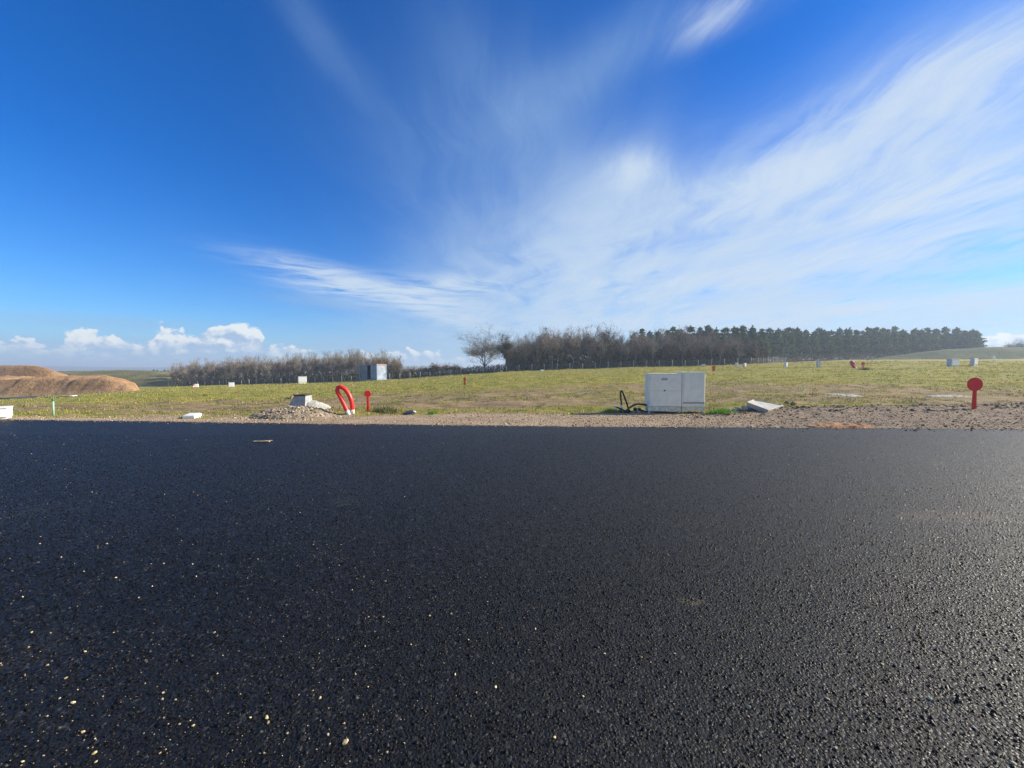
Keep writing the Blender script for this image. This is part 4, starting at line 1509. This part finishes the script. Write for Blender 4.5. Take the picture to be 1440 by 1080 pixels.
def tussock(px, py, w_px, h_px, label, n=260, colr=(.12, .26, .03), nm="grass_tussock", cat_=True):
    g = on_ground(px, py)
    s = g.y / FPX
    W, H = w_px * s, h_px * s
    bx = rng.normal(0, .24, n) * W
    by = rng.normal(0, .16, n)
    L = H * rng.uniform(.5, 1.1, n) * (1 - .5 * np.abs(bx / W))
    a = rng.uniform(0, 6.28, n)
    dx, dy = np.cos(a), np.sin(a)
    wd = .012 + .004 * rng.random(n)
    lean = rng.uniform(.1, .8, n)
    zg = gz(bx + g.x, by + g.y) - g.z - .02
    V = np.stack([np.c_[bx - dy * wd, by + dx * wd, zg], np.c_[bx + dy * wd, by - dx * wd, zg],
                  np.c_[bx + dx * L * lean, by + dy * L * lean, zg + L * np.sqrt(1 - .6 * lean ** 2)]], 1).reshape(-1, 3)
    c = np.array(colr) * rng.uniform(.7, 1.3, (n, 1))
    o = raw_mesh(nm, V, np.arange(n * 3).reshape(-1, 3), bpy.data.materials["grass_blade"], False, np.repeat(c, 3, 0))
    o.location = g
    tag(o, label, "grass tuft") if cat_ else tag(o, kind="stuff")


tussock(1012, 581, 42, 9, "bright green grass tuft between the cabinet and the concrete slab", 420)
tussock(609, 581.5, 16, 6, "small bright green grass tuft at the verge right of the dark cover", 160)
tussock(858, 580, 26, 8, "green grass tuft left of the black pipes", 220, (.14, .22, .04))
tussock(1217, 520, 22, 4.5, "dark green tussock below the distant red disc", 300, (.035, .07, .02))
tussock(541, 581, 38, 14, "grey-green tall weeds between the red disc and the dark cover", 300, (.15, .16, .07), "weeds", False)


# ------------------------------------------------------------------ trees
M_BARK = mat("grey_brown_bark", (0.155, 0.128, 0.098), 0.95, vary=(1.2, 0.3))
M_BARKP = mat("pale_bark", (0.30, 0.285, 0.245), 0.95, vary=(1.0, 0.3))
M_TWIG = mat("bare_twig", (0.245, 0.195, 0.150), 0.95, vary=(0.4, 0.3), spec=0.1)
M_TWIGG = mat("grey_twig", (0.27, 0.245, 0.20), 0.95, vary=(0.4, 0.25), spec=0.1)
M_IVY = mat("ivy_leaf", (0.030, 0.050, 0.018), 0.8, vary=(1.5, 0.4), spec=0.12)
M_NEEDLE = [mat("pine_needle", c, 0.75, vary=(0.35, 0.35), spec=0.15) for c in ((0.12, 0.185, 0.09), (0.17, 0.22, 0.092), (0.10, 0.165, 0.10))]
M_PINEBARK = mat("pine_bark", (0.17, 0.115, 0.08), 0.95, vary=(1.0, 0.3))
M_BRUSH = mat("undergrowth_twig", (0.105, 0.086, 0.060), 0.95, vary=(0.3, 0.4), spec=0.05)
M_BUSH = mat("dark_bush_leaf", (0.032, 0.042, 0.022), 0.9, vary=(0.4, 0.4), spec=0.05)


class Tris:
    """bark tubes and twig slivers of one tree"""

    def __init__(self):
        self.tv, self.tf, self.n = [], [], 0
        self.sv = []

    def limb(self, a, b, ra, rb, seg=5):
        d = (b - a).normalized()
        s = d.cross(Vector((.3, .5, .81))).normalized()
        q = d.cross(s)
        for p, r in ((a, ra), (b, rb)):
            for k in range(seg):
                an = 6.2832 * k / seg
                self.tv.append((p + (s * math.cos(an) + q * math.sin(an)) * r)[:])
        for k in range(seg):
            k2 = (k + 1) % seg
            self.tf.append((self.n + k, self.n + k2, self.n + seg + k2, self.n + seg + k))
        self.n += 2 * seg

    def sliver(self, a, b, w):
        d = b - a
        s = d.cross(Vector((random.uniform(-1, 1), random.uniform(-1, 1), random.uniform(-1, 1))))
        if s.length < 1e-4:
            return
        s = s.normalized() * w
        self.sv += [(a - s)[:], (a + s)[:], b[:]]


def mesh_of(name, verts, faces, material):
    me = bpy.data.meshes.new(name)
    me.from_pydata(verts, [], faces)
    me.materials.append(material)
    me.update()
    return me


def leaves(centres, size, n_each, spread):
    out = []
    for c in centres:
        for _ in range(n_each):
            p = Vector(c) + Vector((random.gauss(0, spread), random.gauss(0, spread), random.gauss(0, spread * 1.2)))
            a = Vector((random.uniform(-1, 1), random.uniform(-1, 1), random.uniform(-1, 1))).normalized() * size * random.uniform(.6, 1.4)
            b = a.cross(Vector((random.uniform(-1, 1), random.uniform(-1, 1), random.uniform(-1, 1)))).normalized() * size * random.uniform(.4, .9)
            out += [(p - b)[:], (p + b)[:], (p + a)[:]]
    return out


def bare_tree_mesh(seed, H=10.0, spread=.30, trunk_r=.16, fork=.30, levels=4, twig_w=.020, twigs=9, ivy=0.0, bark=None, twig=None, lean=.05, limbs=5, up=.05):
    """returns the meshes of one leafless tree: trunk with limbs, twig crown, ivy"""
    random.seed(seed)
    T = Tris()
    ivyc = []

    def grow(p, d, L, r, lev):
        segs = 3 if lev < 2 else 2
        q, dd, rr = p, d, r
        for i in range(segs):
            dd = (dd + Vector((random.gauss(0, .13), random.gauss(0, .13), random.gauss(up, .07)))).normalized()
            nq = q + dd * (L / segs)
            nr = rr * (.82 if lev < levels else .6)
            if rr > .012:
                T.limb(q, nq, rr, nr, 6 if lev == 0 else (4 if lev < 3 else 3))
            else:
                T.sliver(q, nq, .014)
            if ivy and random.random() < ivy * (1.4 if lev == 0 else .7 if lev == 1 else .12):
                for k in range(3):
                    ivyc.append((q.lerp(nq, random.random()))[:])
            q, rr = nq, nr
            if lev >= 1 and lev < levels and i < segs - 1 and random.random() < .8:
                ax = Vector((random.uniform(-1, 1), random.uniform(-1, 1), random.uniform(-.1, .7))).normalized()
                grow(q, (dd * .75 + ax * .75).normalized(), L * random.uniform(.5, .75), rr * .6, lev + 1)
        if lev >= levels - 1:
            for _ in range(twigs):
                s = p.lerp(q, random.uniform(.1, 1))
                ax = (dd * .6 + Vector((random.uniform(-1, 1), random.uniform(-1, 1), random.uniform(-.5, 1.0) + up * 4))).normalized()
                e = s + ax * random.uniform(.45, 1.15) * H * .1
                T.sliver(s, e, twig_w)
                for _k in range(2):
                    s2 = s.lerp(e, random.uniform(.3, .9))
                    ax2 = (ax + Vector((random.uniform(-1, 1), random.uniform(-1, 1), random.uniform(-.6, .9))) * .9).normalized()
                    T.sliver(s2, s2 + ax2 * random.uniform(.3, .7) * H * .075, twig_w * .75)
        if lev < levels:
            n = limbs if lev == 0 else random.choice((2, 2, 3))
            off = random.uniform(0, 6.28)
            for k in range(n):
                a = off + 6.2832 * k / n + random.uniform(-.4, .4)
                sp = spread * random.uniform(.5, 1.35) * (2.2 if lev == 0 else 2.0)
                nd = (dd + Vector((math.cos(a) * sp, math.sin(a) * sp, random.uniform(-.05, .25)))).normalized()
                grow(q, nd, L * random.uniform(.68, .92) * (1 if lev else (1 - fork) / fork * .36), rr * random.uniform(.55, .75), lev + 1)
            if lev == 0:
                nd = (dd + Vector((random.gauss(0, .1), random.gauss(0, .1), .3))).normalized()
                grow(q, nd, L * (1 - fork) / fork * .42, rr * .8, 1)
    grow(Vector((0, 0, -.2)), Vector((random.gauss(0, lean), random.gauss(0, lean), 1)).normalized(), H * fork + .2, trunk_r, 0)
    allz = [v[2] for v in T.sv]
    k = H / float(np.percentile(allz, 98.5)) if allz else 1
    tv = [(x * k, y * k, z * k) for x, y, z in T.tv]
    sv = [(x * k, y * k, z * k) for x, y, z in T.sv]
    m1 = mesh_of("trunk", tv, T.tf, bark or M_BARK)
    m2 = mesh_of("crown", sv, [(i, i + 1, i + 2) for i in range(0, len(sv), 3)], twig or M_TWIG)
    m3 = None
    if ivyc:
        lv = leaves([(x * k, y * k, z * k) for x, y, z in ivyc], .17, 16, .26)
        m3 = mesh_of("ivy", lv, [(i, i + 1, i + 2) for i in range(0, len(lv), 3)], M_IVY)
    return [("trunk", m1), ("crown", m2)] + ([("ivy", m3)] if m3 else [])


def pine_mesh(seed, H=12.0, base=.22, width=.24, k=0, loose=False):
    random.seed(seed)
    T = Tris()
    top = Vector((random.gauss(0, .15), random.gauss(0, .15), H))
    a = Vector((0, 0, -.2))
    n = 6
    pts = [a.lerp(top, i / n) + Vector((random.gauss(0, .06), random.gauss(0, .06), 0)) for i in range(n + 1)]
    for i in range(n):
        T.limb(pts[i], pts[i + 1], .17 * (1 - i / (n + .6)), .17 * (1 - (i + 1) / (n + .6)), 6)
    lv = []
    whorls = 11 if loose else 16
    for i in range(whorls):
        f = base + (1 - base) * (i + random.uniform(-.6, .6)) / whorls
        f = min(f, .985)
        c = Vector((0, 0, -.2)).lerp(top, f)
        prof = min(1, ((1 - f) / (1 - base) * 1.25 + .06)) ** .75 * (.55 + .45 * min(1, (f - base + .05) / .22))
        nb = random.randint(5, 7)
        off = random.uniform(0, 6.28)
        for j in range(nb):
            if random.random() < (.28 if loose else .10):
                continue
            an = off + 6.28 * j / nb + random.uniform(-.3, .3)
            L = H * width * prof * random.uniform(.45, 1.3)
            d = Vector((math.cos(an), math.sin(an), random.uniform(-.05, .45)))
            e = c + d * L
            T.limb(c, e, .035, .01, 3)
            m = int(5 + 9 * L / (H * width))
            for q in range(m):
                p = c.lerp(e, .25 + .8 * (q + random.random()) / m)
                for _ in range(5):
                    w = random.uniform(.28, .55)
                    o = Vector((random.gauss(0, .22), random.gauss(0, .22), random.gauss(.05, .15)))
                    x = Vector((random.uniform(-1, 1), random.uniform(-1, 1), random.uniform(-.15, .55))).normalized() * w
                    y = x.cross(Vector((random.uniform(-1, 1), random.uniform(-1, 1), random.uniform(-1, 1)))).normalized() * w * .42
                    lv += [(p + o - y)[:], (p + o + y)[:], (p + o + x)[:]]
    for _ in range(14):
        p = top + Vector((random.gauss(0, .12), random.gauss(0, .12), random.uniform(-.7, .1)))
        x = Vector((random.uniform(-.5, .5), random.uniform(-.5, .5), 1)).normalized() * .5
        y = x.cross(Vector((random.uniform(-1, 1), random.uniform(-1, 1), 0))).normalized() * .16
        lv += [(p - y)[:], (p + y)[:], (p + x)[:]]
    return [("trunk", mesh_of("trunk", T.tv, T.tf, M_PINEBARK)),
            ("crown", mesh_of("crown", lv, [(i, i + 1, i + 2) for i in range(0, len(lv), 3)], M_NEEDLE[k % 3]))]


def plant(parts, name, loc, scale, rz, label, cat="tree", group=None):
    t = thing(name, loc, label, cat, group, rz)
    t.scale = scale if not np.isscalar(scale) else (scale,) * 3
    for nm, me in parts:
        o = bpy.data.objects.new(nm, me)
        COL.objects.link(o)
        o.parent = t
    return t


def at_px(px, Y):
    x = ray(px, 519)[0] * Y
    return Vector((x, Y, gz1(x, Y, False)))


def px_height(px, py_top, loc):
    """height of a tree whose top shows at a height in the photograph"""
    return P(px, py_top, loc.y)[2] - loc.z


def woods():
    rnd = random.Random(11)
    # ---- variants
    slim = [bare_tree_mesh(200 + i, 9.5, .11, .16, .33, 4, .022, 5, 0.0, (M_BARKP, M_BARK)[i % 2], (M_TWIGG, M_TWIG)[i % 2], .03, 5, .14) for i in range(6)]
    broad = [bare_tree_mesh(300 + i, 9.5, .21, .14, .32, 4, .019, 5, (.0, .30, .0, .12, .5, .0, .2, .0, .1)[i], (None, M_BARKP)[i % 2], (M_TWIG, M_TWIGG, M_TWIG)[i % 3], .06, 5, .11) for i in range(9)]
    pines = [pine_mesh(400 + i, 12, .12 + .03 * (i % 3), .17 + .02 * (i % 3), i) for i in range(6)]
    loose = [pine_mesh(450 + i, 10, .30, .30, i, True) for i in range(3)]

    def fence_y(px):
        return float(np.interp(px, [236, 300, 380, 470, 590, 640, 720, 900, 1062, 1110], [124, 119.5, 113, 107, 100, 96, 91, 91, 90, 104]))

    # ---- left wood: slim trees in several ranks, tops rising to the right
    ltop_x = [236, 262, 300, 340, 420, 470, 500, 520, 545, 560, 580]
    ltop_y = [520, 512, 509, 507, 503, 498, 498, 502, 502, 508, 516]
    k = 0
    for rank, off in enumerate((3.5, 7.5, 12.0, 17.0)):
        px = 242 + 4 * rank
        while px < 566:
            if not (512 < px < 530 and rank < 2):
                Y = fence_y(px) + off + rnd.uniform(-1, 1.2)
                g = at_px(px, Y)
                h = px_height(px, float(np.interp(px, ltop_x, ltop_y)) + rnd.uniform(-6, 11), g)
                h = max(h, 2.5)
                s = h / 9.5
                plant(slim[k % 6], "bare_tree", g, (s * rnd.uniform(.9, 1.2), s * rnd.uniform(.9, 1.2), s), rnd.uniform(0, 6.28),
                      "slim leafless tree in the thin grey wood on the left, behind the wire fence", "tree", "slim bare trees of the left wood")
                k += 1
            px += rnd.uniform(5, 10) + rank * 1.0
    # sandy poplar right of the container
    for px, Y, py, lab in ((543, 106, 494, "tall sandy-brown tree rising right behind the shipping container"),
                           (553, 105, 500, "shorter sandy-brown tree right of the tall one behind the container")):
        g = at_px(px, Y)
        h = px_height(px, py, g)
        plant(bare_tree_mesh(520 + px, 9.5, .13, .12, .25, 4, .024, 10, 0, None, mat("sandy_twig", (.33, .27, .17), .95, vary=(.4, .2)), .02, 5), "bare_tree", g, h / 9.5, 1.0, lab, "tree")
    # low bushes in the gap before the oak
    for i in range(26):
        px = 556 + i * 3.6 + rnd.uniform(-1.5, 1.5)
        g = at_px(px, fence_y(px) + rnd.uniform(5, 10))
        h = max(px_height(px, float(np.interp(px, [556, 600, 625, 650], [516, 515, 509, 512])) + rnd.uniform(-2, 4), g), 1.5)
        s = h / 9.5
        plant(broad[i % 9], "bare_bush", g, (s * 1.7, s * 1.7, s), rnd.uniform(0, 6.28),
              "low dark leafless bush in the hedge between the container and the oak", "bush", "low bushes of the hedge left of the oak")
    # ---- the oak and the ivy tree
    g = at_px(679, 97)
    h = px_height(675, 467, g)
    plant(bare_tree_mesh(634, h, .50, .30, .17, 5, .019, 5, .0, None, M_TWIGG, .02, 7, .0), "spreading_oak", g, (1.12, 1.12, 1.0), .0,
          "wide spreading leafless oak standing alone left of the brown wood", "tree")
    g = at_px(713, 94)
    h = px_height(713, 472, g)
    plant(bare_tree_mesh(631, h, .22, .20, .42, 4, .02, 5, .8, None, None, .16, 4), "ivy_tree", g, 1.0, 2.0,
          "leaning tree thick with dark ivy at the left corner of the brown wood", "tree")
    # ---- brown wood
    rtop_x = [715, 740, 770, 800, 830, 860, 900, 960, 1000, 1050, 1075]
    rtop_y = [478, 470, 465, 464, 462, 466, 468, 466, 467, 474, 486]
    k = 0
    for rank, off in enumerate((3.0, 6.5, 10.5, 15.0, 20.0)):
        px = 716 + 3 * rank
        while px < (1076 if rank < 2 else 1050):
            Y = fence_y(px) + off + rnd.uniform(-1, 1.2)
            g = at_px(px, Y)
            drop = rnd.uniform(-3, 9) + (8 if rank == 0 else 4 if rank == 1 else 0)
            h = max(px_height(px, float(np.interp(px, rtop_x, rtop_y)) + drop, g), 3)
            s = h / 9.5
            plant(broad[k % 9], "bare_tree", g, (s * rnd.uniform(.85, 1.15), s * rnd.uniform(.85, 1.15), s), rnd.uniform(0, 6.28),
                  "leafless brown tree in the dense wood behind the wire fence, right of the oak", "tree", "bare trees of the brown wood")
            k += 1
            px += rnd.uniform(9, 16) + rank * 1.5
    g = at_px(851, 102)
    plant(bare_tree_mesh(641, px_height(851, 457, g), .20, .20, .42, 4, .02, 6, .5), "tall_bare_tree", g, 1.0, .3,
          "tallest leafless tree, dark with ivy, standing above the brown wood", "tree")
    # ---- pines: behind the brown wood, then a wood of their own to the right
    k = 0
    ptop_x = [880, 920, 980, 1060, 1120, 1200, 1260, 1300, 1340, 1372]
    ptop_y = [467, 464, 461, 461.5, 463, 464, 461, 464, 463, 467]
    for rank in range(5):
        px = (890, 925, 900, 940, 960)[rank]
        while px < 1378:
            if px < 1062:
                Y = fence_y(px) + 24 + 6 * rank
            else:
                Y = float(np.interp(px, [1062, 1100, 1380], [118, 138, 185])) + 7 * rank
            if not (px < 1062 and rank > 2):
                Y += rnd.uniform(-2, 2)
                g = at_px(px, Y)
                h = px_height(px, float(np.interp(px, ptop_x, ptop_y)) + rnd.uniform(-3, 8) + (4 if rank == 0 and px > 1062 else 0), g)
                s = h / 12
                if s > .2:
                    plant(pines[k % 6], "pine_tree", g, (s * rnd.uniform(.8, 1.15), s * rnd.uniform(.8, 1.15), s), rnd.uniform(0, 6.28),
                          "dark green pine in the pine wood on the right skyline" if px >= 1062 else "dark green pine showing above the back of the brown wood",
                          "tree", "pines of the right wood" if px >= 1062 else "pines behind the brown wood")
                    k += 1
            px += rnd.uniform(8.5, 14) + rank
    for i, (px, py, Y, lab) in enumerate(((1366, 464, 182, "loose wide-crowned pine at the right end of the pine wood"),
                                          (1349, 466, 186, "ragged loose pine second from the right end of the pine wood"))):
        g = at_px(px, Y)
        plant(loose[i], "pine_tree", g, px_height(px, py, g) / 10, i * 2.0, lab, "tree")
    for i, (px, py) in enumerate(((1424, 482), (1431, 478), (1438, 477), (1446, 479), (1456, 478))):
        g = at_px(px, 205)
        g.z = 6.0
        s = (P(px, py, 205)[2] - 6.0) / 9.5
        plant(broad[i], "bare_tree", g, (s * 1.4, s * 1.4, s), i, "hazy tree top showing over the crest of the grassy bank at the right edge", "tree", "tree tops behind the grassy bank")
    # far trees on the green hill left
    for i in range(9):
        px = 216 + i * 5.2
        g = at_px(px, 176)
        zt = P(px, 520.5 + (i % 3), 176)[2]
        g.z = zt - 4.2
        plant(pines[i % 6], "dark_tree", g, (.5, .5, .37), i, "small dark distant tree on the crest of the grassy hill left of the wood", "tree", "dark trees on the grassy hill")


woods()


def undergrowth():
    """tangle of brambles and saplings at the foot of the woods"""
    def band(pxa, pxb, off0, off1, hmax, n, size, base_px, base_Y, thin=1.0):
        u = rng.uniform((pxa - 720) / FPX, (pxb - 720) / FPX, n)
        Y = np.interp(u, [(p - 720) / FPX for p in base_px], base_Y) + rng.uniform(off0, off1, n)
        x = u * Y
        hh = hmax * (.35 + 1.0 * fbm(x / 3.0, Y / 6, 91, 4))
        z = gz(x, Y, False) + hh * rng.random(n) ** 1.6
        d = rng.normal(0, 1, (n, 3))
        d[:, 2] = np.abs(d[:, 2]) * 1.4
        d /= np.linalg.norm(d, axis=1)[:, None]
        s = rng.normal(0, 1, (n, 3))
        s = np.cross(d, s)
        s /= np.linalg.norm(s, axis=1)[:, None]
        L = size * rng.uniform(.6, 1.8, (n, 1))
        w = size * rng.uniform(.05, .16, (n, 1)) * thin
        p = np.c_[x, Y, z]
        return np.stack([p - s * w, p + s * w, p + d * L], 1).reshape(-1, 3)
    fx = [236, 300, 380, 470, 590, 640, 720, 900, 1062, 1110]
    fy = [124, 119.5, 113, 107, 100, 96, 91, 91, 90, 104]
    v = [band(712, 1078, 2.0, 16, 5.0, 26000, .55, fx, fy), band(240, 566, 3.0, 21, 4.0, 18000, .6, fx, fy),
         band(556, 712, 2.5, 9, 1.9, 5000, .45, fx, fy)]
    V = np.concatenate(v)
    tag(raw_mesh("undergrowth", V, np.arange(len(V)).reshape(-1, 3), M_BRUSH), kind='stuff')
    v = [band(240, 566, 3.0, 20, 2.9, 15000, .30, fx, fy, 3.0), band(712, 1078, 3.0, 18, 4.2, 24000, .32, fx, fy, 3.0), band(712, 1078, 17, 24, 6.5, 14000, .45, fx, fy, 3.0),
         band(556, 712, 3.5, 9, 1.7, 5000, .26, fx, fy, 3.0)]
    V = np.concatenate(v)
    tag(raw_mesh("brambles", V, np.arange(len(V)).reshape(-1, 3), M_BUSH), kind='stuff')
    V = band(1050, 1330, -4, 3, 2.3, 9000, .6, [1050, 1100, 1380], [112, 132, 178])
    tag(raw_mesh("scrub", V, np.arange(len(V)).reshape(-1, 3), mat("scrub_twig", (.15, .125, .09), .95, vary=(.3, .35))), kind='stuff')


undergrowth()


# ------------------------------------------------------------------ the air between here and the woods
def haze():
    m = bpy.data.materials.new("haze")
    m.use_nodes = True
    nt = m.node_tree
    nt.nodes.clear()
    out = nt.nodes.new('ShaderNodeOutputMaterial')
    v = nt.nodes.new('ShaderNodeVolumePrincipled')
    v.inputs['Color'].default_value = (0.72, 0.84, 1.0, 1)
    v.inputs['Density'].default_value = HAZE_DENSITY
    v.inputs['Anisotropy'].default_value = 0.2
    nt.links.new(v.outputs[0], out.inputs['Volume'])
    b = MB()
    b.box((0, 0, 0), (12000, 12400, 48))
    o = b.build("haze", m, None, loc=(0, 600, 5))
    tag(o, kind='stuff')


HAZE_DENSITY = 0.0007
haze()
